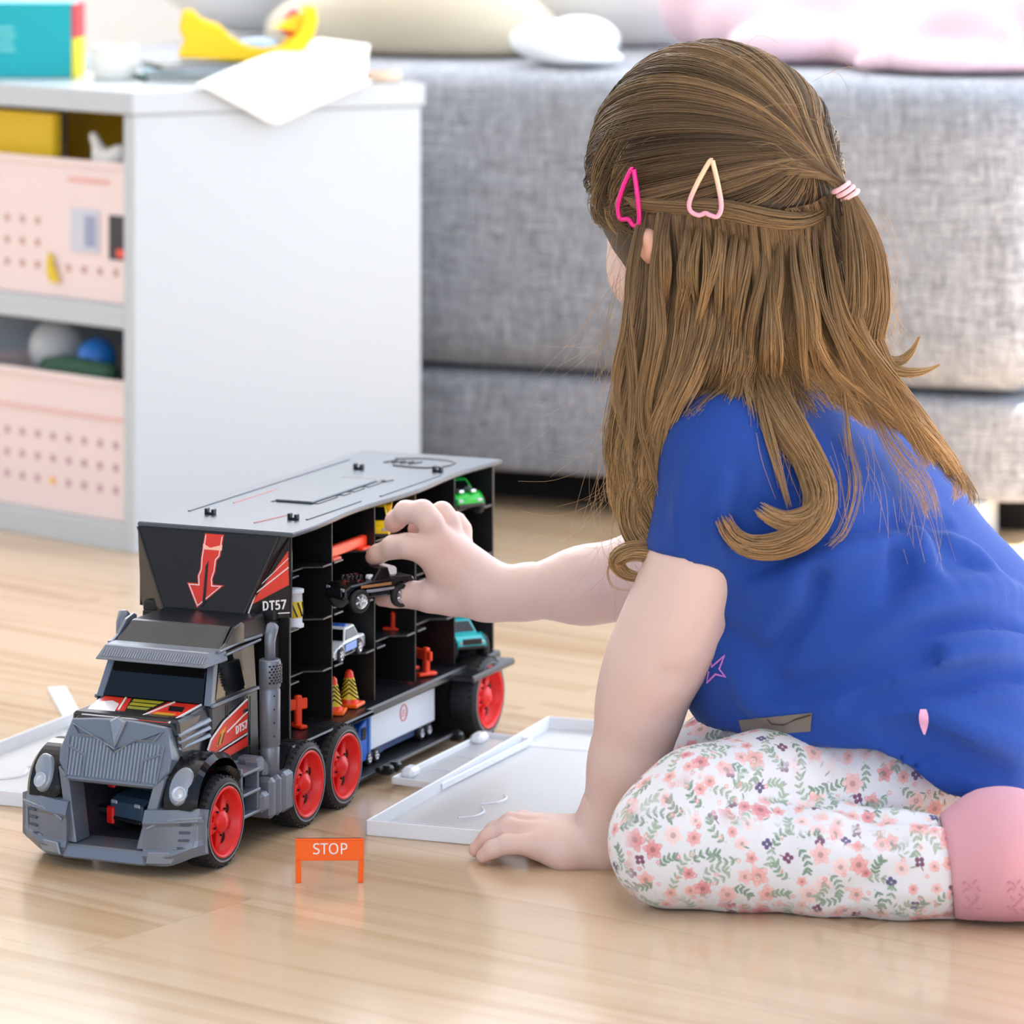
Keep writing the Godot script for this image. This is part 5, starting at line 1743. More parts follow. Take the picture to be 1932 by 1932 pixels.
	chain(hr, [[858, 1034, 3.444, 0.0105], [846, 985, 3.446, 0.0092], [834, 968, 3.449, 0.0088], [805, 975, 3.464, 0.0078], [784, 998, 3.474, 0.0066]], 0.004)
	chain(hr, [[873, 1046, 3.456, 0.0095], [870, 1000, 3.462, 0.0082], [860, 985, 3.466, 0.0078], [835, 990, 3.48, 0.007], [818, 1008, 3.486, 0.006]], 0.004)
	chain(hr, [[855, 1124, 3.436, 0.0148], [810, 1126, 3.437, 0.0112], [775, 1122, 3.443, 0.0094], [745, 1124, 3.449, 0.0082], [720, 1130, 3.454, 0.0062]], 0.008)
	var tips = [at(911, 1612, 3.237), at(897, 1600, 3.259), at(703, 1052, 3.446), at(720, 1130, 3.453), at(740, 990, 3.452), at(784, 998, 3.474), at(1228, 1290, 3.19), at(1000, 1575, 3.24), at(835, 1040, 3.42)]
	var tint = func(v: Vector3, n: Vector3) -> Color:
		var c = Color(0.75, 0.545, 0.475)
		var w = 0.0
		for i in tips.size():
			var r: float = 0.022 if i < 6 else 0.035
			w = maxf(w, (1.0 if i < 6 else 0.55) * clampf(1.0 - v.distance_to(tips[i]) / r, 0.0, 1.0))
		return c.lerp(Color(0.78, 0.40, 0.32), w * 0.75)
	part("body", fleshed([f, hl, hr], tint), skin, who)
	# nails
	var st = begin(true)
	for q in [[912, 1609, 3.2335], [896, 1597, 3.2555]]:
		lathe(st, [[0.0, 0.0012], [0.0022, 0.0008], [0.0028, 0.0]], 10, Transform3D(Basis(Vector3(0, 0, 1), 0.85) * Basis.from_scale(Vector3(1, 1, 0.8)), at(q[0], q[1], q[2]) + Vector3(0, 0.001, 0.0032)), false)
	part("nail", st, mat(c8(240, 196, 182), 0.3), who).set_meta("kind", "stuff")

func head(who: Node3D) -> void:
	var hx = Transform3D(head_turn, head_at)
	var f = Field.new(head_at - Vector3(0.14, 0.16, 0.14), head_at + Vector3(0.14, 0.12, 0.14), 0.0035)
	var p = func(l: float, u: float, w: float) -> Vector3: return hx * Vector3(l, u, w)
	f.ball(hx, Vector3(0.076, 0.09, 0.097), 0.01)
	f.ball(Transform3D(head_turn, p.call(0.0, -0.055, 0.024)), Vector3(0.063, 0.068, 0.077), 0.02)
	f.bone(p.call(0, -0.105, 0.062), p.call(0, -0.1, 0.05), 0.014, 0.016, 0.02)
	for k in [1.0, -1.0]:
		f.bone(p.call(k * 0.032, -0.058, 0.062), p.call(k * 0.036, -0.07, 0.05), 0.026, 0.026, 0.015)
		f.ball(Transform3D(head_turn, p.call(k * 0.028, -0.03, 0.092)), Vector3(0.014, 0.009, 0.01), 0.008, true)
		f.ball(Transform3D(head_turn * Basis(Vector3(0, 1, 0), k * 0.35), p.call(k * 0.086, -0.046, 0.006)), Vector3(0.0125, 0.015, 0.010), 0.005)
		f.ball(Transform3D(head_turn * Basis(Vector3(0, 1, 0), k * 0.35), p.call(k * 0.099, -0.045, 0.008)), Vector3(0.003, 0.009, 0.005), 0.003, true)
		f.bone(p.call(k * 0.014, -0.017, 0.091), p.call(k * 0.04, -0.019, 0.078), 0.004, 0.003, 0.006)
	f.bone(p.call(0, -0.028, 0.088), p.call(0, -0.05, 0.098), 0.006, 0.0085, 0.008)
	for k in [1.0, -1.0]: f.bone(p.call(k * 0.007, -0.053, 0.092), p.call(k * 0.008, -0.053, 0.09), 0.005, 0.005, 0.005)
	f.bone(p.call(-0.014, -0.077, 0.082), p.call(0.014, -0.077, 0.082), 0.0045, 0.0045, 0.004)
	f.bone(p.call(-0.011, -0.084, 0.081), p.call(0.011, -0.084, 0.081), 0.005, 0.005, 0.004)
	var lips: Vector3 = p.call(0, -0.08, 0.086)
	var ear: Vector3 = p.call(0.098, -0.05, 0.006)
	var tint = func(v: Vector3, n: Vector3) -> Color:
		var c = Color(0.76, 0.53, 0.45)
		c = c.lerp(Color(0.72, 0.28, 0.24), clampf(1.4 - v.distance_to(lips) / 0.012, 0.0, 1.0))
		return c.lerp(Color(0.85, 0.40, 0.24), 0.8 * clampf(1.5 - v.distance_to(ear) / 0.018, 0.0, 1.0))
	part("head", fleshed([f], tint), M.skin, who)
	for k in [1.0, -1.0]:
		var st = begin(true)
		var sp = []
		for i in 11: sp.append([0.0098 * sin(PI * i / 10.0), -0.0098 * cos(PI * i / 10.0)])
		lathe(st, sp, 18, Transform3D(head_turn, p.call(k * 0.028, -0.03, 0.079)))
		var e = part("eye", st, mat(c8(238, 236, 232), 0.15), who)
		st = begin(true)
		lathe(st, [[0.0048, 0.0], [0.004, 0.0008], [0.0, 0.001]], 16, Transform3D(head_turn * Basis(Vector3.RIGHT, PI / 2.0), p.call(k * 0.028, -0.0305, 0.0882)), false)
		part("iris", st, mat(c8(70, 90, 110), 0.1), e)

# ---- clothes
func clothes(who: Node3D) -> void:
	var blue = mat(c8(13, 63, 150), 0.85)
	blue.rim_enabled = true
	blue.rim = 0.5
	blue.rim_tint = 0.5
	blue.normal_enabled = true
	blue.normal_texture = noise_tex(0.08, Color.BLACK, Color.WHITE, 512, 4, 3, true, 2.0)
	blue.normal_scale = 0.35
	blue.uv1_triplanar = true
	blue.uv1_scale = Vector3(9, 9, 9)
	shirt = Field.new(at(1190, 1600, 3.27) - Vector3(0, 0, 0.2), Vector3(at(2120, 600, 3.27).x, at(0, 640, 3.27).y, -3.06), 0.0056)
	torso(shirt, 0.0, 0.03)
	shirt.bone(at(1480, 740, 3.29), at(1470, 860, 3.285), 0.044, 0.05, 0.04)
	shirt.bone(at(1440, 812, 3.25), at(1366, 858, 3.19), 0.047, 0.041, 0.035)
	shirt.bone(at(1510, 812, 3.33), at(1572, 866, 3.36), 0.047, 0.043, 0.035)
	# sleeves end in open cuffs
	var cuff = Vector3(-0.175, -0.98, 0.05).normalized()
	shirt.bone(at(1366, 860, 3.188), at(1311, 1097, 3.192), 0.0432, 0.0425, 0.025, false, [cuff, at(1318, 1053, 3.19)])
	var arm = (at(1290, 1075, 3.42) - at(1570, 880, 3.365)).normalized()
	shirt.bone(at(1570, 880, 3.365), at(1400, 998, 3.395), 0.044, 0.046, 0.025, false, [arm, at(1425, 985, 3.39)])
	# the front of the shirt hangs a little loose
	shirt.bone(at(1470, 1060, 3.255), at(1468, 1250, 3.25), 0.055, 0.055, 0.06)
	shirt.bone(at(1470, 1250, 3.25), at(1520, 1330, 3.24), 0.055, 0.05, 0.05)
	# folds
	var folds = [
		[[[1400, 1078], [1480, 1066], [1560, 1028], [1680, 992], [1790, 985]], -0.010],
		[[[1420, 1120], [1500, 1100], [1590, 1052], [1700, 1030]], 0.011],
		[[[1545, 1085], [1522, 1128], [1480, 1200], [1462, 1240]], -0.008],
		[[[1500, 1090], [1490, 1130], [1445, 1200]], 0.007],
		[[[1728, 1012], [1735, 1060], [1760, 1110]], 0.009],
		[[[1690, 1040], [1700, 1090], [1680, 1140]], -0.008],
		[[[1780, 1030], [1830, 1060], [1880, 1110]], 0.010],
		[[[1640, 1210], [1740, 1150], [1850, 1120], [1925, 1130]], 0.012],
		[[[1620, 1255], [1740, 1200], [1860, 1175], [1930, 1190]], -0.010],
		[[[1480, 1335], [1600, 1300], [1740, 1262], [1860, 1232], [1930, 1225]], 0.013],
		[[[1430, 1318], [1540, 1296], [1660, 1262], [1760, 1232]], -0.010],
		[[[1560, 1362], [1680, 1330], [1800, 1300], [1920, 1310]], 0.011],
		[[[1600, 1335], [1720, 1305], [1840, 1272], [1930, 1270]], -0.010],
		[[[1660, 1372], [1720, 1410], [1760, 1440]], -0.009],
		[[[1740, 1350], [1830, 1390], [1925, 1420]], 0.011],
		[[[1700, 1368], [1800, 1420], [1900, 1460]], -0.009],
		[[[1400, 1290], [1440, 1330], [1500, 1345]], 0.008],
		[[[1330, 840], [1300, 930], [1290, 1010]], 0.007],
		[[[1390, 880], [1375, 960], [1385, 1040]], -0.008],
		[[[1370, 900], [1350, 970], [1352, 1030]], 0.007],
		[[[1350, 1180], [1420, 1230], [1470, 1290]], -0.007]]
	var found = []
	for fo in folds:
		var pts = []
		for q in fo[0]:
			var h = shirt.hit(eye_at + (at(q[0], q[1], 2.9) - eye_at), (at(q[0], q[1], 3.3) - eye_at).normalized())
			if h != Vector3.INF: pts.append(h)
		found.append(pts)
	for fi in folds.size():
		var r: float = folds[fi][1] * 1.05
		var pts: Array = found[fi]
		if pts.size() < 2: continue
		pts = spline(pts, pts.size() * 3)
		for i in pts.size() - 1:
			var taper_ = sin(PI * (i + 0.5) / (pts.size() - 1)) * 0.5 + 0.5
			if r > 0.0:
				var inn = Vector3(0, 0, -r * 0.62)
				shirt.bone(pts[i] + inn, pts[i + 1] + inn, r * taper_, r * taper_, 0.010)
			else:
				var outw = Vector3(0, 0, -r * 0.25)
				shirt.bone(pts[i] + outw, pts[i + 1] + outw, -r * taper_ * 0.75, -r * taper_ * 0.75, 0.010, true)
	# hem
	var hem = []
	for q in [[1100, 1392], [1392, 1390], [1500, 1396], [1640, 1390], [1700, 1420], [1762, 1468], [1850, 1499], [1932, 1514], [2200, 1550]]: hem.append(at(q[0], q[1], 3.17))
	var idx = 0
	for z in shirt.n.z:
		for y in shirt.n.y:
			for x in shirt.n.x:
				if shirt.f[idx] < 0.03:
					var p = shirt.o + Vector3(x, y, z) * shirt.c
					var s = 0
					while s < hem.size() - 2 and hem[s + 1].x < p.x: s += 1
					var hy = lerpf(hem[s].y, hem[s + 1].y, (p.x - hem[s].x) / (hem[s + 1].x - hem[s].x)) + (p.z + 3.17) * 0.05
					shirt.f[idx] = maxf(shirt.f[idx], (hy - p.y) * 0.85)
				idx += 1
	var sm = part("shirt", fleshed([shirt]), blue, who)
	shirt_print(sm)
	# leggings: white with a scattered flower print
	var cloth = mat(Color.WHITE, 0.85)
	cloth.albedo_texture = flower_texture()
	cloth.uv1_triplanar = true
	cloth.uv1_triplanar_sharpness = 6.0
	cloth.uv1_scale = Vector3(3.9, 3.9, 3.9)
	cloth.rim_enabled = true
	cloth.rim = 0.2
	var lb = bounds([[1130, 1330, 3.45], [2060, 1740, 3.04]], 0.03)
	lb[0].y = -0.004
	lb[1].y = 0.2
	var lf = Field.new(lb[0], lb[1], 0.0056)
	chain(lf, [[1264, 1597, 3.107, 0.0445], [1400, 1607, 3.104, 0.041], [1560, 1620, 3.094, 0.040], [1690, 1632, 3.084, 0.0375], [1792, 1637, 3.078, 0.0365]], 0.012)
	lf.cut(Vector3(1, 0.12, 0).normalized(), at(1797, 1640, 3.04))
	var thigh = Field.new(lb[0], lb[1], 0.0056)
	chain(thigh, [[1264, 1582, 3.112, 0.0455], [1330, 1540, 3.125, 0.0475], [1450, 1520, 3.15, 0.0515], [1640, 1495, 3.18, 0.052], [1760, 1480, 3.215, 0.054]], 0.02)
	thigh.bone(at(1700, 1420, 3.23), at(1830, 1430, 3.23), 0.05, 0.055, 0.03)
	for i in lf.f.size():      # a crease stays where thigh meets calf
		var a: float = lf.f[i]
		var b: float = thigh.f[i]
		var h = maxf(0.004 - absf(a - b), 0.0) / 0.004
		lf.f[i] = minf(a, b) - h * h * 0.001
	chain(lf, [[1300, 1478, 3.31, 0.043], [1420, 1432, 3.33, 0.049], [1600, 1405, 3.35, 0.054], [1760, 1400, 3.36, 0.06]], 0.015)
	chain(lf, [[1300, 1500, 3.315, 0.04], [1500, 1512, 3.34, 0.038], [1740, 1530, 3.35, 0.033]], 0.012)
	lf.bone(at(1800, 1395, 3.29) + SIDE * 0.05, at(1800, 1395, 3.29) - SIDE * 0.05, 0.08, 0.08, 0.03)
	for q in [[1705, 0.006], [1738, 0.0055], [1765, 0.005]]:     # gathers above the ankle
		for a in [-0.9, -0.3, 0.3, 0.9]:
			var c = at(q[0], 1634, 3.081)
			lf.bone(c + Vector3(0.004 * a, sin(a) * 0.036, cos(a) * 0.036), c + Vector3(0.004 * (a + 0.6), sin(a + 0.6) * 0.036, cos(a + 0.6) * 0.036), q[1] * 0.6, q[1] * 0.6, 0.006)
	for q in [[[1470, 1520], [1600, 1560], [1700, 1580]], [[1310, 1512], [1376, 1500], [1443, 1489], [1526, 1502], [1648, 1535], [1780, 1541]], [[1560, 1700], [1640, 1670], [1700, 1640]]]:
		var pts = []
		for e in q:
			var h = lf.hit(eye_at + (at(e[0], e[1], 2.9) - eye_at), (at(e[0], e[1], 3.3) - eye_at).normalized())
			if h != Vector3.INF: pts.append(h)
		for i in pts.size() - 1: lf.bone(pts[i] + Vector3(0, 0, 0.003), pts[i + 1] + Vector3(0, 0, 0.003), 0.005, 0.005, 0.01, true)
	part("leggings", fleshed([lf]), cloth, who)
	# socks
	var sock = mat(c8(216, 158, 168), 0.85)
	sock.rim_enabled = true
	sock.rim = 0.3
	var sb = bounds([[1760, 1470, 3.13], [2080, 1740, 3.0]], 0.03)
	sb[0].y = 0.0
	var sf = Field.new(sb[0], sb[1], 0.0045)
	chain(sf, [[1770, 1637, 3.078, 0.0348], [1830, 1632, 3.074, 0.037], [1900, 1622, 3.068, 0.042], [2010, 1655, 3.062, 0.032]], 0.012)
	sf.bone(at(1862, 1552, 3.085), at(1880, 1590, 3.08), 0.0225, 0.03, 0.02)
	sf.bone(at(1925, 1560, 3.08), at(1950, 1600, 3.07), 0.022, 0.03, 0.02)
	sf.cut(Vector3(-1, -0.12, 0).normalized(), at(1794, 1640, 3.04))
	var so = part("sock", fleshed([sf]), sock, who)
	var st = begin()
	for q in [[1830, 1690], [1914, 1690]]:
		for i in 14:
			var x: float = q[0] + sin(i * 2.4) * 14.0
			var y: float = q[1] + cos(i * 1.7) * 24.0
			var h = sf.hit(eye_at + (at(x, y, 2.8) - eye_at), (at(x, y, 3.3) - eye_at).normalized())
			var g = sf.hit(eye_at + (at(x + 7, y + 9 * cos(i), 2.8) - eye_at), (at(x + 7, y + 9 * cos(i), 3.3) - eye_at).normalized())
			if h != Vector3.INF and g != Vector3.INF: tube(st, [h, g], [0.0009], 5)
	part("sock_print", st, mat(c8(200, 140, 158), 0.85), so).set_meta("kind", "stuff")
	sf = Field.new(bounds([[1700, 1480, 3.4], [1960, 1600, 3.3]], 0.05)[0], bounds([[1700, 1480, 3.4], [1960, 1600, 3.3]], 0.05)[1], 0.006)
	chain(sf, [[1745, 1530, 3.35, 0.034], [1860, 1530, 3.35, 0.034], [1950, 1545, 3.35, 0.028]], 0.012)
	part("sock", fleshed([sf]), sock, who)

func shirt_hit(x: float, y: float, off := 0.0007) -> Vector3:
	var d = (at(x, y, 3.3) - eye_at).normalized()
	var h = shirt.hit(at(x, y, 2.95), d)
	return (at(x, y, 3.2) if h == Vector3.INF else h) - d * off

func shirt_print(sm: Node3D) -> void:
	var st = begin()
	var star = [[1338, 1228], [1343, 1258], [1367, 1237], [1357, 1262], [1369, 1277], [1350, 1272], [1334, 1288], [1337, 1268], [1323, 1258], [1338, 1253]]
	var loop = []
	for i in star.size() + 1:
		var a: Array = star[i % star.size()]
		loop.append(shirt_hit(a[0], a[1]))
	tube(st, loop, [0.0009], 5, false)
	part("star_print", st, mat(c8(206, 130, 212), 0.7), sm)
	st = begin(true)
	var g = []
	for i in 13:
		var row = []
		for j in 7:
			var u = i / 12.0
			var v = j / 6.0
			var tpx = Vector2(1393, 1359).lerp(Vector2(1532, 1345), u)
			var bpx = Vector2(1402, 1391).lerp(Vector2(1529, 1380), u)
			var q = tpx.lerp(bpx, v)
			row.append(shirt_hit(q.x, q.y, 0.0012))
		g.append(row)
	for i in 12:
		for j in 6: quad(st, g[i][j], g[i][j + 1], g[i + 1][j + 1], g[i + 1][j])
	part("hem_print", st, mat(c8(122, 112, 104), 0.8), sm)
	st = begin()
	var l1 = []
	for q in [[1448, 1358], [1456, 1366], [1478, 1368], [1500, 1358], [1530, 1349]]: l1.append(shirt_hit(q[0], q[1], 0.0016))
	tube(st, l1, [0.0006], 5)
	part("print_line", st, mat(c8(60, 50, 46), 0.8), sm)
	st = begin(true)
	g = []
	for i in 7:
		var row = []
		var v = i / 6.0
		for j in 5:
			var w = sin(PI * minf(v * 0.75 + 0.18, 1.0)) * 13.0 * (1.0 - v * 0.3)
			row.append(shirt_hit(1742 + (j / 4.0 - 0.5) * w * 1.6 + v * 2.0, 1338 + v * 48.0, 0.0012))
		g.append(row)
	for i in 6:
		for j in 4: quad(st, g[i][j], g[i + 1][j], g[i + 1][j + 1], g[i][j + 1])
	part("petal_print", st, mat(c8(240, 180, 220), 0.7), sm)

# small flowers, leaf sprigs and dark berries scattered on white
func flower_texture() -> ImageTexture:
	var w = 1024
	var im = Image.create(w, w, false, Image.FORMAT_RGB8)
	im.fill(c8(232, 231, 233))
	var r = RandomNumberGenerator.new()
	r.seed = 12
	var dot = func(x: float, y: float, rx: float, c: Color) -> void:
		for yy in range(int(-rx), int(rx) + 1):
			var half = int(sqrt(maxf(rx * rx - yy * yy, 0.0)))
			var py = posmod(int(y) + yy, w)
			for xx in range(-half, half + 1): im.set_pixel(posmod(int(x) + xx, w), py, c)
	var pinks = [c8(237, 172, 168), c8(242, 194, 189), c8(228, 152, 154), c8(246, 212, 207), c8(240, 182, 174)]
	var greens = [c8(150, 171, 150), c8(132, 156, 136), c8(170, 186, 166)]
	var n = 19
	for gy in n:
		for gx in n:
			var x = (gx + 0.5 + r.randf_range(-0.38, 0.38)) * w / n
			var y = (gy + 0.5 + r.randf_range(-0.38, 0.38)) * w / n
			var kind = r.randf()
			var a0 = r.randf() * TAU
			if kind < 0.46:           # a flower
				var c: Color = pinks[r.randi() % 5]
				var R = r.randf_range(13.0, 29.0)
				var m = 5 + r.randi() % 3
				for k in m:
					var a = a0 + TAU * k / m
					dot.call(x + cos(a) * R * 0.62, y + sin(a) * R * 0.62, R * 0.42, c)
					dot.call(x + cos(a) * R * 0.95, y + sin(a) * R * 0.95, R * 0.26, c.lerp(Color.WHITE, 0.25))
				dot.call(x, y, R * 0.32, c.darkened(0.18))
			elif kind < 0.86:         # a sprig
				var c: Color = greens[r.randi() % 3]
				var L = r.randf_range(46.0, 84.0)
				for k in 9:
					var t = k / 8.0
					var a = a0 + (t - 0.5) * 0.7
					var qx = x + cos(a) * L * (t - 0.5)
					var qy = y + sin(a) * L * (t - 0.5)
					dot.call(qx, qy, 1.6, c)
					if k % 2 == 1 or k == 8:
						for sg in [1.0, -1.0]:
							for e in 5:
								dot.call(qx + cos(a + sg * 0.85) * e * 3.6, qy + sin(a + sg * 0.85) * e * 3.6, 4.2 - absf(e - 2.0) * 0.6, c)
			else:                     # dark berries
				var c = c8(104, 92, 130) if r.randf() < 0.7 else c8(130, 84, 110)
				for k in 4: dot.call(x + cos(a0 + k * 1.6) * 9.0, y + sin(a0 + k * 1.6) * 9.0, 6.5, c)
				for k in 5: dot.call(x + cos(a0 + 0.5) * (12 + k * 3), y + sin(a0 + 0.5) * (12 + k * 3), 1.5, c)
	for i in 260:
		var c: Color = pinks[r.randi() % 5]
		var x = r.randf() * w
		var y = r.randf() * w
		var a0 = r.randf() * TAU
		for k in 5: dot.call(x + cos(a0 + k * TAU / 5) * 5.0, y + sin(a0 + k * TAU / 5) * 5.0, 2.8, c)
	for i in 140:
		var c: Color = greens[r.randi() % 3]
		var x = r.randf() * w
		var y = r.randf() * w
		var a0 = r.randf() * TAU
		for k in 6: dot.call(x + cos(a0) * k * 3.0, y + sin(a0) * k * 3.0, 3.0 - absf(k - 2.5) * 0.6, c)
	return ImageTexture.create_from_image(im)

# ---- hair
var hv := PackedVector3Array()
var hn := PackedVector3Array()
var hc := PackedColorArray()
var hi := PackedInt32Array()

func strand(p: PackedVector3Array, r0: float, r1: float, c0: Color, c1: Color) -> void:
	var n = p.size()
	var ref = Vector3(rng.randf() - 0.5, rng.randf() - 0.5, rng.randf() + 0.2).normalized()
	var base = hv.size()
	for i in n:
		var t = (p[mini(i + 1, n - 1)] - p[maxi(i - 1, 0)]).normalized()
		var u = (ref - t * ref.dot(t)).normalized()
		var v = t.cross(u)
		var k = float(i) / (n - 1)
		var r = lerpf(r0, r1, k * k)
		var c = c0.lerp(c1, k)
		for w in [u, u * -0.5 + v * 0.866, u * -0.5 - v * 0.866]:
			hv.append(p[i] + w * r)
			hn.append(w)
			hc.append(c)
	for i in n - 1:
		for k in 3:
			var a = base + i * 3 + k
			var b = base + i * 3 + (k + 1) % 3
			hi.append_array(PackedInt32Array([a, a + 3, b, b, a + 3, b + 3]))

func hair_mesh() -> ArrayMesh:
	var a = []
	a.resize(Mesh.ARRAY_MAX)
	a[Mesh.ARRAY_VERTEX] = hv
	a[Mesh.ARRAY_NORMAL] = hn
	a[Mesh.ARRAY_COLOR] = hc
	a[Mesh.ARRAY_INDEX] = hi
	var m = ArrayMesh.new()
	m.add_surface_from_arrays(Mesh.PRIMITIVE_TRIANGLES, a)
	hv = PackedVector3Array()
	hn = PackedVector3Array()
	hc = PackedColorArray()
	hi = PackedInt32Array()
	return m

func hair_color(t: float, shade: float) -> Color:    # t 0 root (brown) to 1 tip (gold)
	var c = Color(0.115, 0.071, 0.043).lerp(Color(0.62, 0.39, 0.18), t)
	return Color(c.r * shade, c.g * shade, c.b * shade)

# where a line of sight meets the hair's ellipsoid (scaled)
func on_head(x: float, y: float, k := 1.0) -> Vector3:
	var inv = head_turn.inverse()
	var o = inv * (eye_at - head_at) / (hair_rad * k)
	var d = inv * (at(x, y, 1.0) - eye_at) / (hair_rad * k)
	var A = d.dot(d)
	var B = o.dot(d)
	var C = o.dot(o) - 1.0
	var disc = B * B - A * C
	var t = (-B - sqrt(maxf(disc, 0.0))) / A
	return eye_at + (at(x, y, 1.0) - eye_at) * t

func guide(p: Array, n := 22) -> Array:    # (x, y, depth); depth 0 = on the head, -1 = just over the shirt
	var v = []
	for q in p:
		var d: float = q[2] if q.size() > 2 else 3.18
		if d == 0.0: v.append(on_head(q[0], q[1], 1.02))
		elif d < 0.0:
			var h = shirt_hit(q[0], q[1], -d * 0.006)
			v.append(h if -h.z < 3.2 else at(q[0], q[1], 3.2))
		else: v.append(at(q[0], q[1], d))
	return spline(v, n)

# hair spread between neighbouring guides, gathered into wisps
func curtain(gs: Array, count: int, thick: float, tip0: float, tip1: float, wisps := 7.0, jitter := 0.004, rad := 0.00036) -> void:
	var n: int = gs[0].size()
	for i in count:
		var g = rng.randf() * (gs.size() - 1.0)
		var wid = int(g * wisps)
		var wr = RandomNumberGenerator.new()
		wr.seed = hash(wid * 7919 + gs.size() * 13)
		var shade = wr.randf_range(0.55, 1.4) * rng.randf_range(0.8, 1.2)
		var gold = wr.randf_range(-0.12, 0.2)
		var ph = wr.randf() * TAU
		var depth = rng.randf()
		var off = Vector3(rng.randfn(0, 1), rng.randfn(0, 1), 0) * jitter
		var wc = (wid + 0.5) / wisps
		var cutoff = rng.randf_range(0.82, 1.0)
		var p = PackedVector3Array()
		for j in n:
			var t = j / float(n - 1)
			var tt = t * cutoff
			var gg = clampf(lerpf(g, wc, 0.75 * smoothstep(0.15, 0.9, tt)), 0.0, gs.size() - 1.001)
			var k = int(gg)
			var e = tt * (n - 1)
			var ei = mini(int(e), n - 2)
			var a: Vector3 = gs[k][ei].lerp(gs[k][ei + 1], e - ei)
			var b: Vector3 = gs[k + 1][ei].lerp(gs[k + 1][ei + 1], e - ei)
			var q = a.lerp(b, gg - k)
			q += off * sin(minf(tt * 2.5, 1.0) * PI * 0.5) * (1.0 - 0.35 * tt)
			q.z -= depth * thick * minf(tt * 4.0 + 0.2, 1.0)
			q += Vector3(sin(tt * 8.0 + ph), 0.3 * sin(tt * 9.0 + ph * 2.0), 0.5 * cos(tt * 7.0 + ph)) * 0.0052 * smoothstep(0.2, 0.9, tt)
			q += Vector3(sin(tt * 15.0 + ph * 3.0 + i), 0, 0) * 0.0009 * tt
			p.append(q)
		strand(p, rad, rad * 0.45, hair_color(clampf(tip0 + gold, 0, 1), shade), hair_color(clampf(tip1 + gold, 0, 1.1), shade))

# one rounded lock along a guide, r given at root, middle and tip
func lock(g: Array, count: int, r: Array, tip0: float, tip1: float, rad := 0.00036, cut0 := 0.84) -> void:
	var n = g.size()
	for i in count:
		var a = rng.randf() * TAU
		var m = sqrt(rng.randf())
		var shade = rng.randf_range(0.75, 1.3)
		var cutoff = rng.randf_range(cut0, 1.0)
		var tw = rng.randf_range(-0.6, 0.6)
		var p = PackedVector3Array()
		for j in n:
			var tt = j / float(n - 1) * cutoff
			var e = tt * (n - 1)
			var ei = mini(int(e), n - 2)
			var q: Vector3 = g[ei].lerp(g[ei + 1], e - ei)
			var t: Vector3 = (g[ei + 1] - g[ei]).normalized()
			var u = t.cross(Vector3(0.1, 0.2, 1)).normalized()
			var v = t.cross(u)
			var rr = lerpf(r[0], r[1], smoothstep(0.0, 0.5, tt)) if tt < 0.5 else lerpf(r[1], r[2], smoothstep(0.5, 1.0, tt))
			q += (u * cos(a + tw * tt * 3.0) + v * sin(a + tw * tt * 3.0)) * rr * m
			p.append(q)
		strand(p, rad, rad * 0.45, hair_color(tip0, shade), hair_color(tip1, shade))

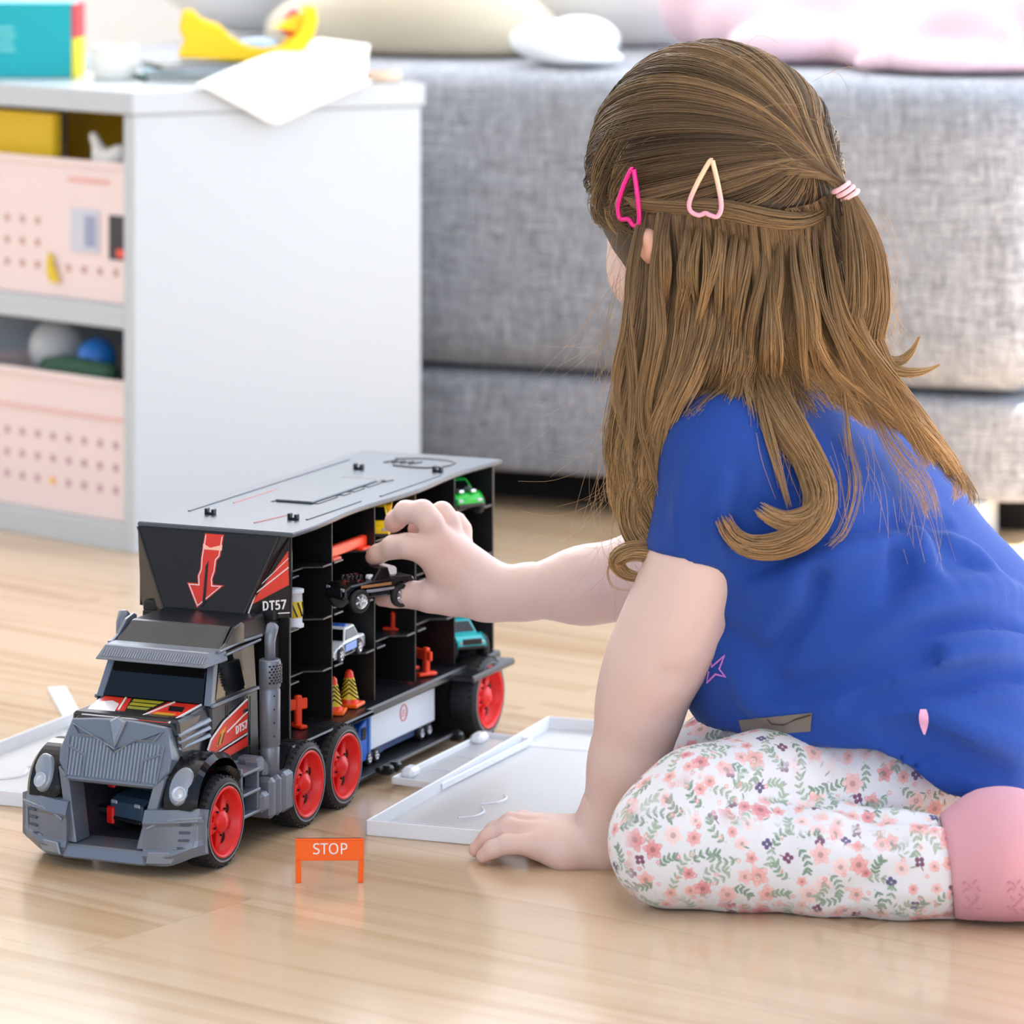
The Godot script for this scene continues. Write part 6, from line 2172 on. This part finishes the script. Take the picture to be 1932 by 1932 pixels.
func hair(who: Node3D) -> void:
	rng.seed = 99
	var m = mat(Color.WHITE, 0.4, 0.0, 0.4)
	m.vertex_color_use_as_albedo = true
	m.backlight_enabled = true
	m.backlight = Color(0.55, 0.5, 0.42)
	var hx = Transform3D(head_turn, head_at)
	# the mass underneath
	var core = Field.new(head_at - Vector3(0.16, 0.22, 0.16), head_at + Vector3(0.16, 0.13, 0.16), 0.0045)
	core.ball(hx, hair_rad * 0.975, 0.01)
	core.bone(hx * Vector3(0.0, -0.045, 0.115), hx * Vector3(0.0, -0.14, 0.10), 0.066, 0.075, 0.012, true)
	chain(core, [[1400, 440, 3.255, 0.05], [1395, 600, 3.265, 0.046], [1400, 690, 3.28, 0.03]], 0.03)
	chain(core, [[1290, 470, 3.255, 0.034], [1262, 620, 3.24, 0.026], [1245, 800, 3.235, 0.017]], 0.03)
	chain(core, [[1480, 440, 3.255, 0.045], [1500, 580, 3.262, 0.036], [1530, 660, 3.275, 0.02]], 0.03)
	chain(core, [[1400, 480, 3.31, 0.05], [1400, 680, 3.31, 0.045]], 0.03)
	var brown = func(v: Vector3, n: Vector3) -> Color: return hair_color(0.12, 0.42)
	var h = part("hair", fleshed([core], brown), m, who)
	# hair drawn back over the crown to the tie
	var tie = at(1592, 358, 3.196)
	var tdir = Vector3(0.14, -0.03, -1.0).normalized()
	var n = 16
	var made = 0
	while made < 3000:
		var d = Vector3(rng.randfn(0, 1), rng.randfn(0, 1), rng.randfn(0, 1)).normalized()
		if d.z < -0.95 or d.y < (-0.2 + 0.1 * d.z if d.z > -0.3 else -0.23 + 0.35 * (d.z + 0.3)) or (d.z > 0.90 and d.y < 0.1): continue
		made += 1
		var side = (d - tdir * d.dot(tdir)).normalized()
		var ang = atan2(side.y, side.x)
		var wr = RandomNumberGenerator.new()
		wr.seed = hash(int((ang + 4.0) * 11.0) * 31 + 5)
		var lift = 1.0 + rng.randf() * 0.025 + wr.randf() * 0.02
		var shade = wr.randf_range(0.6, 1.3) * rng.randf_range(0.75, 1.2)
		var gold = clampf(wr.randf_range(0.0, 0.22) + (0.22 if d.y > 0.6 else 0.0) + (0.18 if d.y < -0.05 else 0.0), 0.0, 1.0)
		var th = acos(clampf(d.dot(tdir), -1, 1))
		var p = PackedVector3Array()
		for j in n:
			var t = j / float(n - 1)
			var q = (d * sin((1.0 - t) * th) + tdir * sin(t * th)) / sin(th)
			var w = hx * (q * hair_rad * lerpf(1.0, lift, sin(minf(t * 3.0, 1.0) * PI * 0.5)))
			# lower strands sag a little before they rise to the tie
			w.y -= 0.006 * sin(t * PI) * clampf(0.3 - d.y, 0.0, 1.0)
			var s = smoothstep(0.72, 1.0, t)
			w = w.lerp(tie + Vector3(sin(ang * 3.0), cos(ang * 3.0), 0) * 0.004, s)
			p.append(w)
		strand(p, 0.00036, 0.0003, hair_color(gold, shade), hair_color(gold + 0.12, shade))
	# the rolled band along the lower edge
	var band = guide([[1178, 372, 0.0], [1192, 379, 0.0], [1215, 386, 0.0], [1350, 392, 0.0], [1450, 412, 0.0], [1520, 415, 0.0], [1570, 388, 0.0], [1592, 358, 3.196]], 24)
	lock(band, 260, [0.001, 0.008, 0.004], 0.4, 0.55)
	# soft temple hair in front
	curtain([guide([[1185, 180, 0.0], [1130, 290, 0.0], [1112, 375, 0.0], [1135, 425, 0.0]]), guide([[1230, 200, 0.0], [1165, 300, 0.0], [1140, 385, 0.0], [1172, 440, 0.0]]), guide([[1270, 260, 0.0], [1200, 340, 0.0], [1180, 400, 0.0], [1215, 450, 3.21]])], 320, 0.003, 0.25, 0.5, 9.0, 0.002)
	part("pulled_back_hair", hair_mesh(), m, h).set_meta("kind", "stuff")
	# loose hair below the band, from the temple round to the nape
	var gs = [
		guide([[1190, 400, 0.0], [1210, 500, 3.20], [1196, 620, 3.195], [1170, 740, 3.195], [1148, 850, 3.20], [1158, 940, 3.205], [1205, 1030, 3.205]]),
		guide([[1225, 405, 0.0], [1232, 520, 3.192], [1222, 640, 3.185], [1200, 760, 3.185], [1172, 870, 3.19], [1180, 960, 3.195], [1225, 1040, 3.195]]),
		guide([[1262, 405, 0.0], [1272, 520, 3.186], [1262, 640, 3.18], [1238, 760, 3.178], [1205, 870, 3.185], [1205, 960, 3.19], [1240, 1030, 3.19]]),
		guide([[1300, 405, 0.0], [1312, 520, 3.183], [1305, 630, 3.175], [1278, 730, 3.17], [1240, 820, 3.178], [1222, 910, 3.185], [1232, 990, 3.19]]),
		guide([[1340, 405, 0.0], [1352, 520, 3.182], [1348, 620, 3.174], [1318, 700, 3.165], [1272, 770, 3.17], [1248, 840, 3.178], [1240, 900, 3.185]])]
	curtain(gs, 1500, 0.014, 0.16, 0.92, 6.0, 0.003)
	gs = [
		guide([[1340, 405, 0.0], [1358, 520, 3.182], [1362, 620, 3.174], [1345, 690, 3.166], [1310, 745, -1.0], [1275, 790, -1.2]]),
		guide([[1385, 405, 0.0], [1400, 520, 3.184], [1405, 620, 3.178], [1395, 690, 3.17], [1370, 740, -1.0], [1330, 790, -1.0]]),
		guide([[1425, 408, 0.0], [1438, 520, 3.187], [1436, 630, 3.18], [1425, 700, -1.2], [1432, 770, -1.0], [1468, 860, -1.0]]),
		guide([[1465, 412, 0.0], [1474, 520, 3.192], [1462, 630, 3.185], [1445, 700, -1.5], [1462, 780, -1.5], [1512, 880, -1.2]]),
		guide([[1505, 415, 0.0], [1510, 520, 3.197], [1492, 630, 3.19], [1470, 710, -1.5], [1490, 790, -1.5], [1535, 890, -1.2]])]
	curtain(gs, 1300, 0.012, 0.14, 0.7, 6.0, 0.003)
	gs = [
		guide([[1500, 415, 0.0], [1505, 520, 3.196], [1500, 620, 3.19], [1510, 690, -1.0], [1570, 750, -1.0], [1640, 810, -1.0]]),
		guide([[1535, 412, 0.0], [1535, 520, 3.2], [1530, 620, 3.195], [1560, 690, -1.2], [1640, 750, -1.2], [1720, 820, -1.2]]),
		guide([[1560, 405, 0.0], [1570, 510, 3.21], [1580, 610, 3.21], [1630, 690, 3.205], [1700, 770, -1.5], [1765, 850, -1.5], [1800, 900, -1.5]]),
		guide([[1575, 400, 0.0], [1595, 510, 3.22], [1615, 610, 3.22], [1665, 690, 3.21], [1732, 780, 3.205], [1790, 860, 3.21], [1828, 935, 3.215], [1822, 968, 3.21]])]
	curtain(gs, 1100, 0.012, 0.2, 0.8, 6.0, 0.003)
	gs = [
		guide([[1360, 420, 0.0], [1385, 540, 3.19], [1400, 640, 3.185], [1410, 720, -1.5], [1400, 800, -1.0]]),
		guide([[1420, 420, 0.0], [1440, 540, 3.19], [1455, 640, 3.187], [1475, 720, -1.5], [1500, 800, -1.0]]),
		guide([[1480, 420, 0.0], [1490, 540, 3.195], [1500, 640, 3.19], [1530, 700, -1.5], [1575, 770, -1.0]]),
		guide([[1530, 415, 0.0], [1540, 540, 3.2], [1555, 640, 3.2], [1600, 710, -1.5], [1660, 780, -1.0]]),
		guide([[1565, 385, 3.207], [1585, 500, 3.21], [1600, 600, 3.21], [1640, 690, 3.21], [1700, 760, -1.0]])]
	curtain(gs, 1000, 0.006, 0.12, 0.55, 9.0, 0.004)
	gs = [guide([[1480, 395, 0.0], [1490, 430, 0.0], [1500, 480, 3.2]]), guide([[1530, 385, 0.0], [1535, 430, 0.0], [1540, 490, 3.205]]), guide([[1560, 368, 3.203], [1566, 430, 3.205], [1570, 500, 3.207]]), guide([[1585, 362, 3.2], [1592, 430, 3.2], [1596, 500, 3.2]])]
	curtain(gs, 420, 0.003, 0.1, 0.2, 9.0, 0.003)
	# wavy locks that stand out of the loose hair
	for i in 24:
		var x = lerpf(1195, 1600, (i + rng.randf()) / 24.0)
		var u = (x - 1195) / 405.0
		var right = smoothstep(0.55, 1.0, u)
		var length = lerpf(540, 370, smoothstep(0.15, 0.5, u)) + right * 90.0 + rng.randf_range(-90, 40)
		var ph = rng.randf() * TAU
		var amp = rng.randf_range(7, 17)
		var y0 = 398.0 if x < 1450 else 408.0
		if u > 0.16 and u < 0.52: length = rng.randf_range(190, 275)
		var pts = []
		for k in 9:
			var t = k / 8.0
			var sweep = lerpf(-40, 0, smoothstep(0.0, 0.3, u)) * sin(t * PI * 0.9) - 46.0 * smoothstep(0.2, 0.62, u) * (1.0 - right) * t * t + right * (190.0 * t * t - 6.0)
			var xx = x + sweep + sin(t * length / 62.0 + ph) * amp * smoothstep(0.1, 0.6, t)
			var yy = y0 + length * t * (1.0 - right * 0.12 * t)
			if k == 0: pts.append([xx, yy, 0.0] if x < 1560 else [xx, yy, 3.2])
			elif yy < 690: pts.append([xx, yy, lerpf(3.19, 3.166, sin(t * PI)) + absf(u - 0.4) * 0.03])
			else: pts.append([xx, yy, -1.6] if xx > 1275 else [xx, yy, 3.178])
		lock(guide(pts, 24), 62, [0.0018, rng.randf_range(0.0035, 0.006), 0.002], rng.randf_range(0.05, 0.4), rng.randf_range(0.55, 1.0), 0.00036, 0.5)
	# big curled lock over the shoulder
	lock(guide([[1440, 420, 0.0], [1452, 540, 3.184], [1450, 640, 3.17], [1450, 710, -1.8], [1492, 800, -2.0], [1535, 890, -2.0], [1548, 950, -2.2], [1525, 1000, -2.4], [1470, 1030, -2.4], [1415, 1032, -2.4], [1380, 1010, -2.4], [1362, 978, -2.0]], 30), 420, [0.003, 0.0135, 0.007], 0.3, 0.95, 0.00036, 0.66)
	lock(guide([[1420, 420, 0.0], [1430, 560, 3.182], [1432, 700, -1.8], [1470, 790, -2.2], [1525, 870, -2.2], [1552, 925, -2.2], [1535, 972, -2.6], [1490, 985, -2.6], [1452, 972, -2.6], [1428, 955, -2.2]], 26), 300, [0.003, 0.012, 0.006], 0.3, 1.0, 0.00036, 0.66)
	lock(guide([[1425, 700, -1.2], [1440, 780, -1.4], [1465, 870, -1.4], [1490, 960, -1.2]], 16), 30, [0.002, 0.004, 0.002], 0.5, 0.9)
	lock(guide([[1590, 740, -1.2], [1600, 840, -1.2], [1612, 920, -1.2], [1590, 1000, -1.2], [1560, 1030, -1.0]], 16), 18, [0.003, 0.006, 0.004], 0.6, 0.9, 0.00026)
	lock(guide([[1640, 760, -1.2], [1690, 850, -1.2], [1740, 920, -1.2], [1760, 985, -1.0]], 16), 40, [0.004, 0.01, 0.008], 0.6, 0.95, 0.00026)
	# front ringlet in front of the reaching arm
	lock(guide([[1215, 870, 3.195], [1190, 950, 3.20], [1200, 1010, 3.2], [1235, 1050, 3.2], [1225, 1042, 3.19], [1190, 1040, 3.19], [1162, 1056, 3.195], [1178, 1082, 3.2], [1212, 1088, 3.2], [1235, 1070, 3.21]], 34), 210, [0.012, 0.008, 0.003], 0.7, 1.0)
	lock(guide([[1230, 900, 3.19], [1205, 960, 3.2], [1222, 1010, 3.195], [1245, 1035, 3.19]], 16), 160, [0.012, 0.009, 0.004], 0.65, 0.95)
	lock(guide([[1225, 985, 3.2], [1180, 1030, 3.2], [1148, 1070, 3.2], [1158, 1108, 3.2], [1205, 1112, 3.2]], 18), 5, [0.001, 0.001, 0.001], 0.8, 1.0, 0.0003)
	# the tail below the tie
	lock(guide([[1592, 358, 3.196], [1612, 385, 3.192], [1645, 470, 3.19], [1652, 570, 3.195], [1640, 650, 3.2], [1672, 720, 3.2], [1720, 800, 3.2], [1762, 880, 3.205]], 26), 420, [0.004, 0.0125, 0.008], 0.3, 0.85)
	lock(guide([[1592, 358, 3.196], [1604, 390, 3.192], [1618, 480, 3.188], [1618, 580, 3.19], [1600, 660, 3.195], [1650, 730, 3.195], [1715, 790, 3.2]], 26), 340, [0.004, 0.011, 0.006], 0.25, 0.7)
	lock(guide([[1650, 640, 3.195], [1672, 678, 3.195], [1700, 680, 3.195], [1722, 660, 3.195], [1735, 634, 3.197]], 14), 90, [0.006, 0.004, 0.001], 0.6, 0.9)
	lock(guide([[1650, 640, 3.195], [1676, 690, 3.193], [1710, 703, 3.19], [1745, 700, 3.192], [1774, 688, 3.195]], 14), 90, [0.007, 0.004, 0.001], 0.6, 0.95)
	# flyaway hairs
	for i in 85:
		var a = at(rng.randf_range(1150, 1200), rng.randf_range(430, 980), 3.205)
		var q = [a]
		var way = Vector3(rng.randf_range(-0.014, 0.002), rng.randf_range(-0.03, -0.012), rng.randf_range(-0.003, 0.003))
		var bend = rng.randf_range(-0.5, 0.7)
		for k in 4:
			a += way
			way = way.rotated(Vector3(0, 0, 1), bend)
			q.append(a)
		strand(PackedVector3Array(spline(q, 16)), 0.00013, 0.00008, hair_color(0.8, 1.0), hair_color(1.0, 1.1))
	for i in 28:
		var a = on_head(rng.randf_range(1120, 1560), rng.randf_range(90, 330), 1.02)
		var o = (a - head_at).normalized()
		var q = [a, a + o * rng.randf_range(0.002, 0.012) + Vector3(0.012, 0.001, 0), a + o * rng.randf_range(0.0, 0.010) + Vector3(0.03, rng.randf_range(-0.012, 0.004), 0)]
		strand(PackedVector3Array(spline(q, 8)), 0.00015, 0.0001, hair_color(0.7, 1.0), hair_color(0.9, 1.1))
	for i in 60:
		var a = at(rng.randf_range(1620, 1670), rng.randf_range(380, 620), 3.2)
		var q = [a, a + Vector3(rng.randf_range(0.002, 0.014), -0.02, 0), a + Vector3(rng.randf_range(0.0, 0.03), -0.045, 0.002)]
		strand(PackedVector3Array(spline(q, 8)), 0.00015, 0.0001, hair_color(0.9, 1.1), hair_color(1.0, 1.2))
	for i in 46:
		var x = rng.randf_range(1420, 1780)
		var y = 700 + (x - 1420) * 0.45 + rng.randf_range(0, 120)
		var q = guide([[x, y, -1.2], [x + 12 + rng.randf_range(-4, 12), y + 55, -1.3], [x + 20 + rng.randf_range(-16, 26), y + 125, -1.2]], 10)
		strand(PackedVector3Array(q), 0.00018, 0.0001, hair_color(0.8, 1.0), hair_color(1.0, 1.1))
	part("loose_hair", hair_mesh(), m, h).set_meta("kind", "stuff")
	# tie and clips
	var st = begin(true)
	for k in 3:
		var lp = []
		for i in 17:
			var a = TAU * i / 16.0
			lp.append(tie + Vector3(0.0035, -0.003, 0) * (k - 0.6) + Vector3(cos(a) * 0.007 * 0.82, cos(a) * 0.007 * 0.5, sin(a) * 0.007))
		tube(st, lp, [0.0019], 8, false)
	part("hair_tie", st, mat(c8(250, 200, 206), 0.7), who)
	clip(who, [[1196, 320], [1203, 370], [1206, 418], [1196, 426], [1186, 414], [1170, 412], [1166, 388], [1176, 352], [1190, 322]], c8(245, 40, 150), c8(240, 36, 140), "hot pink hair clip")
	clip(who, [[1344, 303], [1354, 345], [1361, 388], [1354, 408], [1340, 406], [1331, 402], [1318, 406], [1303, 398], [1301, 380], [1316, 345], [1338, 306]], c8(250, 214, 178), c8(248, 178, 200), "pale pink and peach hair clip")

func clip(who: Node3D, pts: Array, c0: Color, c1: Color, label: String) -> void:
	var lp = []
	for i in pts.size() + 1: lp.append(on_head(pts[i % pts.size()][0], pts[i % pts.size()][1], 1.1))
	lp = spline(lp, 40)
	var st = begin(true)
	tube(st, lp, [0.0019], 8, false)
	var m = done(st)
	var a: Array = m.surface_get_arrays(0)
	var cs = PackedColorArray()
	var y0: float = at(0, pts[0][1], lp[0].z * -1.0).y
	var y1: float = y0 - 0.045
	for v in a[Mesh.ARRAY_VERTEX]: cs.append(c0.lerp(c1, smoothstep(0.3, 0.8, (y0 - v.y) / (y0 - y1))).srgb_to_linear())
	a[Mesh.ARRAY_COLOR] = cs
	var am = ArrayMesh.new()
	am.add_surface_from_arrays(Mesh.PRIMITIVE_TRIANGLES, a)
	var mm = mat(Color.WHITE, 0.25)
	mm.vertex_color_use_as_albedo = true
	part("hair_clip", am, mm, who, label)
